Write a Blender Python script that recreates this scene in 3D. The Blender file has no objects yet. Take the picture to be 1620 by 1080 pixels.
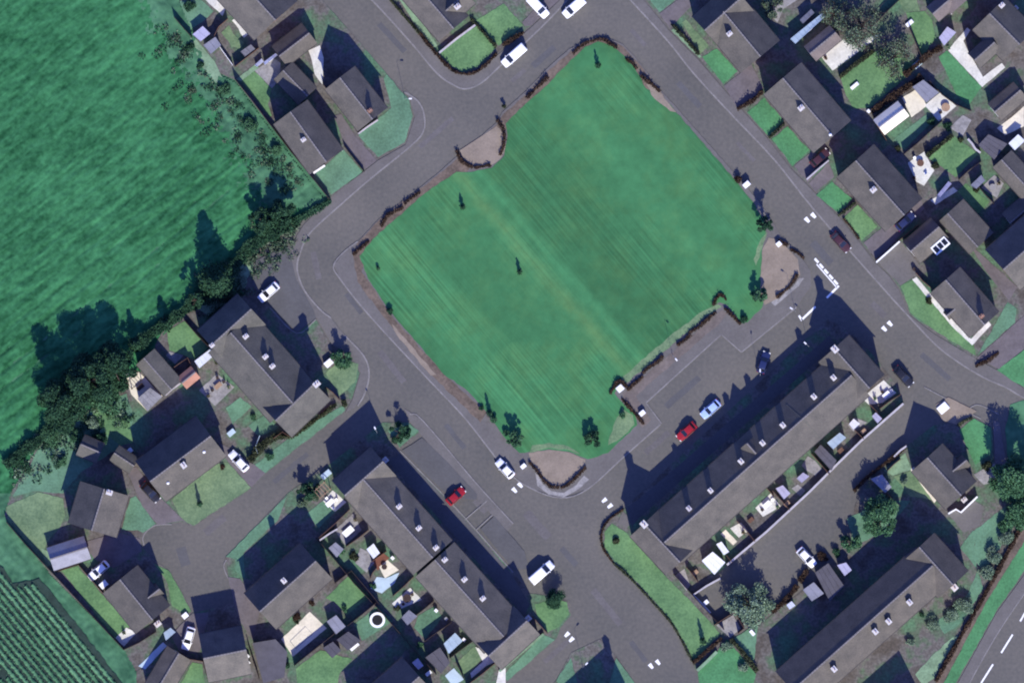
import bpy, math, random
from mathutils import Vector, Matrix, noise

random.seed(7)
SC = bpy.context.scene
COL = SC.collection
S = 0.12                     # metres per photo pixel on the ground
def W(x, y): return Vector(((x - 810) * S, (540 - y) * S))

# ------------------------------------------------------------------ materials
MATS = {}
def _new(name):
    m = bpy.data.materials.new(name); m.use_nodes = True
    nt = m.node_tree; nt.nodes.clear()
    out = nt.nodes.new('ShaderNodeOutputMaterial')
    b = nt.nodes.new('ShaderNodeBsdfPrincipled')
    nt.links.new(b.outputs[0], out.inputs[0])
    MATS[name] = m
    return m, nt, b

def mat(name, c, var=0.18, scale=0.6, rough=0.9, bump=0.0, fine=6.0, tint=None, spec=0.3, metal=0.0, perobj=0.0):
    """two noises (broad stains, fine grain) around one base colour"""
    m, nt, b = _new(name)
    N = nt.nodes.new; L = nt.links.new
    g = N('ShaderNodeNewGeometry')
    n1 = N('ShaderNodeTexNoise'); n1.inputs['Scale'].default_value = scale; n1.inputs['Detail'].default_value = 5
    n2 = N('ShaderNodeTexNoise'); n2.inputs['Scale'].default_value = fine; n2.inputs['Detail'].default_value = 3
    L(g.outputs['Position'], n1.inputs['Vector']); L(g.outputs['Position'], n2.inputs['Vector'])
    mx = N('ShaderNodeMix'); mx.data_type = 'FLOAT'; mx.inputs[0].default_value = 0.45
    L(n1.outputs['Fac'], mx.inputs[2]); L(n2.outputs['Fac'], mx.inputs[3])
    r = N('ShaderNodeValToRGB')
    lo = [max(0, v * (1 - var * 1.6)) for v in c]; hi = [min(1, v * (1 + var * 1.6)) for v in c]
    if tint: hi = [min(1, h * t) for h, t in zip(hi, tint)]
    r.color_ramp.elements[0].position = 0.3; r.color_ramp.elements[1].position = 0.7
    r.color_ramp.elements[0].color = (*lo, 1); r.color_ramp.elements[1].color = (*hi, 1)
    L(mx.outputs[0], r.inputs[0])
    col = r.outputs[0]
    if perobj:
        oi = N('ShaderNodeObjectInfo'); hs = N('ShaderNodeHueSaturation')
        mr = N('ShaderNodeMapRange'); mr.inputs[3].default_value = 1 - perobj; mr.inputs[4].default_value = 1 + perobj
        L(oi.outputs['Random'], mr.inputs[0]); L(mr.outputs[0], hs.inputs['Value']); L(col, hs.inputs['Color'])
        col = hs.outputs[0]
    L(col, b.inputs['Base Color'])
    b.inputs['Roughness'].default_value = rough
    b.inputs['Specular IOR Level'].default_value = spec
    b.inputs['Metallic'].default_value = metal
    if bump:
        bp = N('ShaderNodeBump'); bp.inputs['Strength'].default_value = bump; bp.inputs['Distance'].default_value = 0.08
        L(n2.outputs['Fac'], bp.inputs['Height']); L(bp.outputs[0], b.inputs['Normal'])
    return m

def streak_mat(name, c_lo, c_hi, ang, along=0.08, across=0.9, fine=2.5, bump=0.25, rough=0.95, tight=.14):
    """noise drawn out along one direction: mown or wind-combed grass, tile courses"""
    m, nt, b = _new(name)
    N = nt.nodes.new; L = nt.links.new
    g = N('ShaderNodeNewGeometry')
    mp = N('ShaderNodeMapping'); mp.vector_type = 'TEXTURE'
    mp.inputs['Rotation'].default_value = (0, 0, ang); mp.inputs['Scale'].default_value = (1 / along, 1 / across, 1)
    L(g.outputs['Position'], mp.inputs['Vector'])
    n1 = N('ShaderNodeTexNoise'); n1.inputs['Scale'].default_value = 1.0; n1.inputs['Detail'].default_value = 4
    n1.inputs['Distortion'].default_value = 0.4
    L(mp.outputs[0], n1.inputs['Vector'])
    n2 = N('ShaderNodeTexNoise'); n2.inputs['Scale'].default_value = fine; n2.inputs['Detail'].default_value = 4
    L(g.outputs['Position'], n2.inputs['Vector'])
    n3 = N('ShaderNodeTexNoise'); n3.inputs['Scale'].default_value = 0.06; n3.inputs['Detail'].default_value = 3
    L(g.outputs['Position'], n3.inputs['Vector'])
    a = N('ShaderNodeMix'); a.data_type = 'FLOAT'; a.inputs[0].default_value = 0.35
    L(n1.outputs['Fac'], a.inputs[2]); L(n2.outputs['Fac'], a.inputs[3])
    a2 = N('ShaderNodeMix'); a2.data_type = 'FLOAT'; a2.inputs[0].default_value = 0.25
    L(a.outputs[0], a2.inputs[2]); L(n3.outputs['Fac'], a2.inputs[3])
    r = N('ShaderNodeValToRGB')
    r.color_ramp.elements[0].position = 0.5 - tight; r.color_ramp.elements[1].position = 0.5 + tight
    r.color_ramp.elements[0].color = (*c_lo, 1); r.color_ramp.elements[1].color = (*c_hi, 1)
    L(a2.outputs[0], r.inputs[0]); L(r.outputs[0], b.inputs['Base Color'])
    b.inputs['Roughness'].default_value = rough; b.inputs['Specular IOR Level'].default_value = 0.15
    bp = N('ShaderNodeBump'); bp.inputs['Strength'].default_value = bump; bp.inputs['Distance'].default_value = 0.15
    L(a.outputs[0], bp.inputs['Height']); L(bp.outputs[0], b.inputs['Normal'])
    return m

def green_mat():
    """the recreation ground: mowing bands, mower lines and one worn track, all in the turf itself"""
    m, nt, b = _new('mown_green')
    N = nt.nodes.new; L = nt.links.new
    g = N('ShaderNodeNewGeometry')
    wob = N('ShaderNodeTexNoise'); wob.inputs['Scale'].default_value = 0.05; wob.inputs['Detail'].default_value = 4
    L(g.outputs['Position'], wob.inputs['Vector'])
    d = N('ShaderNodeVectorMath'); d.operation = 'DOT_PRODUCT'; d.inputs[1].default_value = (0.755, 0.655, 0)
    L(g.outputs['Position'], d.inputs[0])
    w2 = N('ShaderNodeMath'); w2.operation = 'MULTIPLY_ADD'; w2.inputs[1].default_value = 2.6; w2.inputs[2].default_value = -1.3
    L(wob.outputs['Fac'], w2.inputs[0])
    ad = N('ShaderNodeMath'); ad.operation = 'ADD'; L(d.outputs['Value'], ad.inputs[0]); L(w2.outputs[0], ad.inputs[1])
    mr = N('ShaderNodeMapRange'); mr.inputs[1].default_value = -16; mr.inputs[2].default_value = 52
    L(ad.outputs[0], mr.inputs[0])
    r = N('ShaderNodeValToRGB'); cr = r.color_ramp
    stops = [(0.0, .74), (0.13, 1.05), (0.25, .86), (0.34, .92), (0.395, .98), (0.425, 1.14), (0.455, .95), (0.475, 1.09), (0.495, .80), (0.60, .75), (0.70, .86), (0.78, 1.06), (0.86, .92), (0.93, 1.0), (1.0, .82)]
    base = (0.046, 0.168, 0.066)
    while len(cr.elements) < len(stops): cr.elements.new(0.5)
    for e, (p, k) in zip(cr.elements, stops):
        e.position = p; kk = k if k < 1.12 else 1.1
        e.color = (base[0] * kk * (1.35 if k > 1.12 else 1), base[1] * kk, base[2] * kk * (0.95 if k > 1.1 else 1.0), 1)
    L(mr.outputs[0], r.inputs[0])
    # mower lines
    mp = N('ShaderNodeMapping'); mp.vector_type = 'TEXTURE'; mp.inputs['Rotation'].default_value = (0, 0, math.radians(-50))
    mp.inputs['Scale'].default_value = (40, 0.42, 1)
    L(g.outputs['Position'], mp.inputs['Vector'])
    n1 = N('ShaderNodeTexNoise'); n1.inputs['Scale'].default_value = 1; n1.inputs['Detail'].default_value = 3
    L(mp.outputs[0], n1.inputs['Vector'])
    n2 = N('ShaderNodeTexNoise'); n2.inputs['Scale'].default_value = 0.35; n2.inputs['Detail'].default_value = 6; n2.inputs['Roughness'].default_value = 0.65
    L(g.outputs['Position'], n2.inputs['Vector'])
    # lines show only in places
    pm = N('ShaderNodeTexNoise'); pm.inputs['Scale'].default_value = 0.045; pm.inputs['Detail'].default_value = 2
    L(g.outputs['Position'], pm.inputs['Vector'])
    pr = N('ShaderNodeMapRange'); pr.inputs[1].default_value = 0.42; pr.inputs[2].default_value = 0.62; L(pm.outputs['Fac'], pr.inputs[0])
    s1 = N('ShaderNodeMapRange'); s1.inputs[1].default_value = 0.35; s1.inputs[2].default_value = 0.66; s1.inputs[3].default_value = -0.14; s1.inputs[4].default_value = 0.30
    L(n1.outputs['Fac'], s1.inputs[0])
    ml = N('ShaderNodeMath'); ml.operation = 'MULTIPLY'; L(s1.outputs[0], ml.inputs[0]); L(pr.outputs[0], ml.inputs[1])
    s2 = N('ShaderNodeMapRange'); s2.inputs[1].default_value = 0.3; s2.inputs[2].default_value = 0.7; s2.inputs[3].default_value = 0.84; s2.inputs[4].default_value = 1.16
    L(n2.outputs['Fac'], s2.inputs[0])
    sm = N('ShaderNodeMath'); sm.operation = 'ADD'; L(ml.outputs[0], sm.inputs[0]); L(s2.outputs[0], sm.inputs[1])
    vm = N('ShaderNodeVectorMath'); vm.operation = 'SCALE'; L(r.outputs[0], vm.inputs[0]); L(sm.outputs[0], vm.inputs['Scale'])
    hn = N('ShaderNodeTexNoise'); hn.inputs['Scale'].default_value = 0.11; hn.inputs['Detail'].default_value = 5; hn.inputs['Roughness'].default_value = 0.7
    L(g.outputs['Position'], hn.inputs['Vector'])
    hr = N('ShaderNodeMapRange'); hr.inputs[1].default_value = 0.45; hr.inputs[2].default_value = 0.72; hr.inputs[4].default_value = 0.75; L(hn.outputs['Fac'], hr.inputs[0])
    hm = N('ShaderNodeMix'); hm.data_type = 'RGBA'; L(hr.outputs[0], hm.inputs[0]); L(vm.outputs[0], hm.inputs[6])
    hs = N('ShaderNodeMix'); hs.data_type = 'RGBA'; hs.blend_type = 'MULTIPLY'; hs.inputs[0].default_value = 1; L(vm.outputs[0], hs.inputs[6]); hs.inputs[7].default_value = (1.55, 1.08, .95, 1)
    L(hs.outputs[2], hm.inputs[7]); L(hm.outputs[2], b.inputs['Base Color'])
    b.inputs['Roughness'].default_value = 0.95; b.inputs['Specular IOR Level'].default_value = 0.15
    bp = N('ShaderNodeBump'); bp.inputs['Strength'].default_value = 0.2; bp.inputs['Distance'].default_value = 0.1
    L(n2.outputs['Fac'], bp.inputs['Height']); L(bp.outputs[0], b.inputs['Normal'])
    return m

def leaf_mat(name, lo, hi):
    m, nt, b = _new(name)
    N = nt.nodes.new; L = nt.links.new
    g = N('ShaderNodeNewGeometry')
    n = N('ShaderNodeTexNoise'); n.inputs['Scale'].default_value = 0.9; n.inputs['Detail'].default_value = 3
    L(g.outputs['Position'], n.inputs['Vector'])
    mx = N('ShaderNodeMix'); mx.data_type = 'FLOAT'; mx.inputs[0].default_value = 0.5
    L(n.outputs['Fac'], mx.inputs[2]); L(g.outputs['Random Per Island'], mx.inputs[3])
    r = N('ShaderNodeValToRGB'); r.color_ramp.elements[0].position = 0.25; r.color_ramp.elements[1].position = 0.75
    r.color_ramp.elements[0].color = (*lo, 1); r.color_ramp.elements[1].color = (*hi, 1)
    L(mx.outputs[0], r.inputs[0]); L(r.outputs[0], b.inputs['Base Color'])
    b.inputs['Roughness'].default_value = 0.9; b.inputs['Specular IOR Level'].default_value = 0.06
    return m

mat('asphalt', (0.101, 0.100, 0.093), var=0.15, scale=0.07, fine=1.6, bump=0.05, tint=(1.08, 1.0, 0.93))
mat('asphalt_dark', (0.085, 0.084, 0.086), var=0.12, scale=0.2, fine=2)
mat('asphalt_worn', (0.110, 0.102, 0.100), var=0.16, scale=0.3, fine=2)
mat('pavement', (0.118, 0.110, 0.104), var=0.12, scale=0.25, fine=2.2, bump=0.05)
mat('path_brown', (0.132, 0.110, 0.098), var=0.2, scale=0.3, fine=2)
mat('kerb', (0.178, 0.168, 0.162), var=0.22, scale=0.5, fine=3)
def garden_mat():
    m, nt, b = _new('garden')
    N = nt.nodes.new; L = nt.links.new
    g = N('ShaderNodeNewGeometry'); n1 = N('ShaderNodeTexNoise'); n1.inputs['Scale'].default_value = 0.16; n1.inputs['Detail'].default_value = 6; n1.inputs['Roughness'].default_value = .62
    n2 = N('ShaderNodeTexNoise'); n2.inputs['Scale'].default_value = 2.2; n2.inputs['Detail'].default_value = 4
    L(g.outputs['Position'], n1.inputs['Vector']); L(g.outputs['Position'], n2.inputs['Vector'])
    r = N('ShaderNodeValToRGB'); cr = r.color_ramp; cr.elements.new(.5); cr.elements.new(.58)
    for e, (p, k) in zip(cr.elements, ((.36, (.070, .060, .050)), (.47, (.112, .104, .095)), (.53, (.075, .105, .066)), (.64, (.070, .150, .080)))): e.position = p; e.color = (*k, 1)
    L(n1.outputs['Fac'], r.inputs[0])
    mr = N('ShaderNodeMapRange'); mr.inputs[1].default_value = .3; mr.inputs[2].default_value = .7; mr.inputs[3].default_value = .68; mr.inputs[4].default_value = 1.3; L(n2.outputs['Fac'], mr.inputs[0])
    v = N('ShaderNodeVectorMath'); v.operation = 'SCALE'; L(r.outputs[0], v.inputs[0]); L(mr.outputs[0], v.inputs['Scale']); L(v.outputs[0], b.inputs['Base Color'])
    b.inputs['Roughness'].default_value = .95
garden_mat()
mat('earth', (0.098, 0.094, 0.084), var=0.3, scale=0.35, fine=1.7, bump=0.25, tint=(0.95, 1.15, 0.95))
mat('verge_earth', (0.118, 0.090, 0.070), var=0.32, scale=0.4, fine=2)
mat('tan_gravel', (0.215, 0.175, 0.135), var=0.14, scale=0.35, fine=3)
mat('slabs', (0.24, 0.23, 0.225), var=0.25, scale=0.5, fine=2.5)
mat('pale_slabs', (0.55, 0.54, 0.48), var=0.16, scale=0.5, fine=2.5)
mat('cream_slabs', (0.62, 0.57, 0.44), var=0.12, scale=0.5, fine=2.5)
mat('pale_grass', (0.16, 0.25, 0.15), var=0.25, scale=0.5, fine=3)
mat('drive', (0.120, 0.105, 0.108), var=0.15, scale=0.4, fine=2)
mat('paint', (0.78, 0.78, 0.76), var=0.1, scale=1, fine=5)
mat('lawn', (0.080, 0.190, 0.080), var=0.26, scale=0.22, fine=2.4, bump=0.2, tint=(1.25, 1.0, 0.95))
mat('lawn_vivid', (0.060, 0.190, 0.076), var=0.25, scale=0.22, fine=2.4, bump=0.2)
mat('lawn_blue', (0.090, 0.185, 0.110), var=0.24, scale=0.22, fine=2.4, bump=0.2)
mat('lawn_dry', (0.098, 0.185, 0.098), var=0.26, scale=0.25, fine=2.4, bump=0.2, tint=(1.3, 1.0, 0.95))
streak_mat('field', (0.009, 0.062, 0.022), (0.046, 0.190, 0.076), math.radians(38), along=0.26, across=0.8, fine=1.3, bump=0.6, tight=.125)
streak_mat('rough_grass', (0.022, 0.075, 0.040), (0.080, 0.205, 0.105), math.radians(-48), along=0.25, across=0.5, fine=0.9, bump=0.5)
green_mat()
RT = dict(var=0.21, scale=0.45, fine=3.2, tint=(1.06, 1.0, 0.92), rough=0.85, perobj=0.10)
mat('roof_tile', (0.089, 0.084, 0.077), **RT)
mat('roof_tile_brown', (0.092, 0.085, 0.076), **RT)
mat('roof_slate', (0.086, 0.085, 0.078), **RT)
mat('roof_mauve', (0.125, 0.108, 0.108), **RT)
mat('ridge', (0.19, 0.175, 0.17), var=0.15, scale=0.8)
mat('red_paving', (0.15, 0.060, 0.038), var=.25, scale=.8)
mat('gutter', (0.05, 0.045, 0.045), var=.1)
mat('brick', (0.22, 0.12, 0.085), var=0.2, scale=1.5, fine=8)
mat('render', (0.50, 0.47, 0.42), var=0.08, scale=0.8)
mat('chimney', (0.52, 0.50, 0.48), var=0.12, scale=2)
mat('chimney_dull', (0.42, 0.40, 0.42), var=0.12, scale=2)
mat('pot', (0.42, 0.30, 0.24), var=0.1, scale=3)
mat('felt_grey', (0.23, 0.23, 0.26), var=0.14, scale=0.7, perobj=0.2)
mat('felt_dark', (0.085, 0.08, 0.09), var=0.15, scale=0.7, perobj=0.15)
mat('roof_white', (0.78, 0.79, 0.78), var=0.08, scale=0.8)
mat('roof_cream', (0.74, 0.68, 0.55), var=0.08, scale=0.8)
mat('roof_lilac', (0.44, 0.42, 0.52), var=0.1, scale=0.8)
mat('roof_orange', (0.34, 0.17, 0.12), var=0.15, scale=0.8)
mat('pale_blue', (0.40, 0.50, 0.55), var=0.1, scale=0.8)
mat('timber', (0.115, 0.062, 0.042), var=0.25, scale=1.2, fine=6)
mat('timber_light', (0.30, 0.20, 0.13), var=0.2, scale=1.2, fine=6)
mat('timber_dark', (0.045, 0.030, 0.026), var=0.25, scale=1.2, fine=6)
mat('wall_pale', (0.40, 0.38, 0.40), var=0.15, scale=0.8)
mat('metal_grey', (0.30, 0.31, 0.32), var=0.05, rough=0.5, metal=0.4)
mat('white_plastic', (0.78, 0.78, 0.78), var=0.05, rough=0.5)
mat('black_mat', (0.012, 0.012, 0.014), var=0.1, rough=0.8)
mat('bark', (0.075, 0.055, 0.045), var=0.25, scale=3, fine=10)
leaf_mat('leaf', (0.022, 0.062, 0.030), (0.078, 0.172, 0.085))
leaf_mat('leaf_dark', (0.012, 0.036, 0.020), (0.040, 0.094, 0.048))
leaf_mat('leaf_grey', (0.045, 0.072, 0.042), (0.140, 0.195, 0.125))
leaf_mat('leaf_hedge', (0.018, 0.026, 0.014), (0.060, 0.068, 0.036))
leaf_mat('leaf_brown', (0.020, 0.013, 0.010), (0.070, 0.045, 0.030))
leaf_mat('leaf_pale', (0.06, 0.105, 0.065), (0.20, 0.275, 0.185))
leaf_mat('tussock_leaf', (0.016, 0.075, 0.030), (0.060, 0.185, 0.085))
leaf_mat('crop_leaf', (0.045, 0.125, 0.060), (0.110, 0.245, 0.125))
mat('crop_soil', (0.020, 0.040, 0.030), var=.3, scale=.6, fine=3)
mat('glass', (0.012, 0.014, 0.018), var=0.05, rough=0.08, spec=0.6)
mat('window_pane', (0.03, 0.035, 0.045), var=0.05, rough=0.1, spec=0.6)
mat('tyre', (0.014, 0.014, 0.015), var=0.1)
mat('rim', (0.45, 0.45, 0.47), var=0.05, rough=0.35, metal=0.7)
mat('lens', (0.75, 0.75, 0.72), var=0.03, rough=0.2)
mat('tail', (0.30, 0.01, 0.01), var=0.03, rough=0.3)
for nm, c in dict(white=(0.80, 0.80, 0.80), red=(0.27, 0.012, 0.016), silver=(0.34, 0.46, 0.78), black=(0.016, 0.016, 0.02),
                  navy=(0.018, 0.026, 0.085), maroon=(0.055, 0.022, 0.026)).items():
    mat('paint_' + nm, c, var=0.04, scale=0.8, rough=0.28, spec=0.5)

# ------------------------------------------------------------------ mesh builder
class MB:
    def __init__(s): s.v = []; s.f = []; s.m = []; s.mi = 0
    def add(s, vs, fs):
        o = len(s.v); s.v += [tuple(v) for v in vs]
        for f in fs: s.f.append([i + o for i in f]); s.m.append(s.mi)
    def prism(s, pts, z0, z1, bottom=False):
        """pts: world (x, y) outline"""
        n = len(pts)
        ar = sum(pts[i][0] * pts[(i + 1) % n][1] - pts[(i + 1) % n][0] * pts[i][1] for i in range(n))
        if ar < 0: pts = pts[::-1]
        vs = [(p[0], p[1], z0) for p in pts] + [(p[0], p[1], z1) for p in pts]
        fs = [list(range(n, 2 * n))] + [[i, (i + 1) % n, n + (i + 1) % n, n + i] for i in range(n)]
        if bottom: fs.append(list(range(n))[::-1])
        s.add(vs, fs)
    def box(s, c, sx, sy, sz, rot=0.0, taper=1.0):
        """c: centre of the bottom face"""
        cr, sr = math.cos(rot), math.sin(rot); vs = []
        for z, k in ((0, 1), (sz, taper)):
            for a, b_ in ((-1, -1), (1, -1), (1, 1), (-1, 1)):
                x, y = a * sx / 2 * k, b_ * sy / 2 * k
                vs.append((c[0] + x * cr - y * sr, c[1] + x * sr + y * cr, c[2] + z))
        s.add(vs, [[3, 2, 1, 0], [4, 5, 6, 7], [0, 1, 5, 4], [1, 2, 6, 5], [2, 3, 7, 6], [3, 0, 4, 7]])
    def cyl(s, c, r0, r1, h, n=10, axis=None):
        ax = Vector(axis).normalized() if axis else Vector((0, 0, 1))
        q = ax.to_track_quat('Z', 'Y'); vs = []
        for z, r in ((0, r0), (h, r1)):
            for i in range(n):
                a = 2 * math.pi * i / n
                vs.append(Vector(c) + q @ Vector((r * math.cos(a), r * math.sin(a), z)))
        s.add(vs, [list(range(n))[::-1], list(range(n, 2 * n))] + [[i, (i + 1) % n, n + (i + 1) % n, n + i] for i in range(n)])
    def tube(s, pts, rads, n=6):
        vs = []; fs = []
        for k, (p, r) in enumerate(zip(pts, rads)):
            d = Vector(pts[min(k + 1, len(pts) - 1)]) - Vector(pts[max(k - 1, 0)])
            q = d.normalized().to_track_quat('Z', 'Y')
            for i in range(n):
                a = 2 * math.pi * i / n
                vs.append(Vector(p) + q @ Vector((r * math.cos(a), r * math.sin(a), 0)))
        for k in range(len(pts) - 1):
            for i in range(n):
                fs.append([k * n + i, k * n + (i + 1) % n, (k + 1) * n + (i + 1) % n, (k + 1) * n + i])
        fs.append(list(range(n))[::-1]); fs.append([(len(pts) - 1) * n + i for i in range(n)])
        s.add(vs, fs)
    def leaf(s, p, size, rnd, up=0.0):
        d = Vector((rnd.gauss(0, 1), rnd.gauss(0, 1), rnd.gauss(0, 1) + up)).normalized()
        q = d.to_track_quat('Z', 'Y'); a = rnd.random() * 6.28
        e1 = q @ Vector((math.cos(a), math.sin(a), 0)) * size * rnd.uniform(.6, 1.2)
        e2 = q @ Vector((-math.sin(a), math.cos(a), 0)) * size * rnd.uniform(.4, .8)
        p = Vector(p)
        s.add([p - e1, p + e2 * .8 - e1 * .1, p + e1, p - e2], [[0, 3, 2, 1]])
    def build(s, name, mats, parent=None, loc=(0, 0, 0), smooth=False):
        if not isinstance(mats, (list, tuple)): mats = [mats]
        me = bpy.data.meshes.new(name)
        lx, ly, lz = loc
        me.from_pydata([(v[0] - lx, v[1] - ly, v[2] - lz) for v in s.v], [], s.f)
        for m in mats: me.materials.append(MATS[m])
        if len(mats) > 1:
            for p, i in zip(me.polygons, s.m): p.material_index = min(i, len(mats) - 1)
        if smooth:
            for p in me.polygons: p.use_smooth = True
        me.update()
        o = bpy.data.objects.new(name, me); COL.objects.link(o)
        if parent is not None:
            o.parent = parent
            pl = parent
            off = Vector((0, 0, 0))
            while pl is not None: off += pl.location; pl = pl.parent
            o.location = Vector(loc) - off
        else: o.location = loc
        return o

def tag(o, label=None, cat=None, group=None, kind=None):
    if label: o['label'] = label
    if cat: o['category'] = cat
    if group: o['group'] = group
    if kind: o['kind'] = kind
    return o
def empty(name, loc, label, cat, group=None, rz=0.0):
    o = bpy.data.objects.new(name, None); COL.objects.link(o)
    o.location = loc; o.rotation_euler = (0, 0, rz); o.empty_display_size = 0.3
    return tag(o, label, cat, group)
def base_loc(pts):
    n = len(pts); return (sum(p[0] for p in pts) / n, sum(p[1] for p in pts) / n, 0.0)

def rough(pts, step=7, amp=0.7, closed=True, seed=1):
    """a drawn pixel outline with the small wander of a real edge"""
    out = []; n = len(pts); rnd = random.Random(seed + int(pts[0][0] * 13 + pts[0][1]))
    for i in range(n if closed else n - 1):
        a = Vector(pts[i]); b_ = Vector(pts[(i + 1) % n]); L_ = (b_ - a).length
        k = max(1, int(L_ / step))
        nr = Vector((-(b_ - a).y, (b_ - a).x)) / max(L_, 1e-6)
        for j in range(k):
            t = j / k; out.append(a.lerp(b_, t) + nr * (rnd.uniform(-amp, amp) if j else 0))
    if not closed: out.append(Vector(pts[-1]))
    return out

def sheet(name, pts, z, m, z0=0.0, jag=0.6, label=None):
    mb = MB(); pp = rough(pts, amp=jag) if jag else [Vector(p) for p in pts]
    mb.prism([W(p[0], p[1]) for p in pp], z0, z)
    c = base_loc([W(*p) for p in pts])
    o = mb.build(name, m, None, c)
    return tag(o, label, None, None, 'structure')

def smooth_line(pts, k=4):
    """Catmull-Rom through pixel points"""
    if len(pts) < 3: return [Vector(p) for p in pts]
    P = [Vector(p) for p in pts]; P = [P[0] * 2 - P[1]] + P + [P[-1] * 2 - P[-2]]; out = []
    for i in range(1, len(P) - 2):
        for j in range(k):
            t = j / k; a, b_, c, d = P[i - 1:i + 3]
            out.append(0.5 * ((2 * b_) + (c - a) * t + (2 * a - 5 * b_ + 4 * c - d) * t * t + (3 * b_ - a - 3 * c + d) * t ** 3))
    out.append(P[-2]); return out

def ribbon(mb, line, w, z0, z1):
    """a strip w metres wide along world points, with sides"""
    n = len(line); Ls = []; Rs = []
    for i, p in enumerate(line):
        d = (line[min(i + 1, n - 1)] - line[max(i - 1, 0)])
        d = d.normalized() if d.length > 0 else Vector((1, 0)); q = Vector((-d.y, d.x)) * w / 2
        Ls.append(p + q); Rs.append(p - q)
    vs = []; fs = []
    for i in range(n):
        for z in (z0, z1): vs.append((*Ls[i], z)); vs.append((*Rs[i], z))
    for i in range(n - 1):
        a = 4 * i; b_ = 4 * (i + 1)
        fs += [[a + 2, a + 3, b_ + 3, b_ + 2], [a, a + 2, b_ + 2, b_], [a + 3, a + 1, b_ + 1, b_ + 3]]
    fs += [[0, 1, 3, 2], [4 * n - 4, 4 * n - 2, 4 * n - 1, 4 * n - 3]]
    mb.add(vs, fs)

def kerb(pts, w=0.30, z1=0.135, m='kerb', name='kerb'):
    mb = MB(); ln = [W(*p) for p in smooth_line(pts)]; ribbon(mb, ln, w, 0.0, z1)
    return tag(mb.build(name, m, None, base_loc(ln)), None, None, None, 'structure')

# ------------------------------------------------------------------ buildings
def side(p0, p1):
    d = (p1 - p0).normalized(); return d, Vector((-d.y, d.x))     # left normal in world

def roof_h(bodies, p):
    h = 0
    for (a, b_, hl, hr, e, r) in bodies:
        d, n = side(a, b_); t = (p - a).dot(d)
        if -0.2 <= t <= (b_ - a).length + 0.2:
            s_ = (p - a).dot(n); hw = hl if s_ > 0 else hr
            if abs(s_) <= hw: h = max(h, r - abs(s_) / hw * (r - e))
    return h

WIN = {}
def window_mesh(kind):
    if kind not in WIN:
        mb = MB(); w, h = (1.35, 1.2) if kind == 'window' else (0.95, 2.05)
        mb.mi = 0
        if kind == 'window':
            mb.box((0, 0, 0), w, 0.10, 0.08); mb.box((0, 0, h - 0.08), w, 0.10, 0.08)
            for x in (-w / 2 + .04, 0, w / 2 - .04): mb.box((x, 0.003, 0.08), 0.08, 0.10, h - 0.16)
            mb.mi = 1
            for x in (-w / 4, w / 4): mb.box((x, 0, 0.08), w / 2 - .10, 0.04, h - 0.16)
        else:
            mb.box((0, 0, 0), w, 0.10, h); mb.mi = 1
            mb.box((0, -0.03, h * .62), w * .5, 0.10, h * .25)
        me = bpy.data.meshes.new(kind); me.from_pydata(mb.v, [], mb.f)
        me.materials.append(MATS['white_plastic']); me.materials.append(MATS['window_pane'])
        for p, i in zip(me.polygons, mb.m): p.material_index = i
        WIN[kind] = me
    return WIN[kind]

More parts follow.
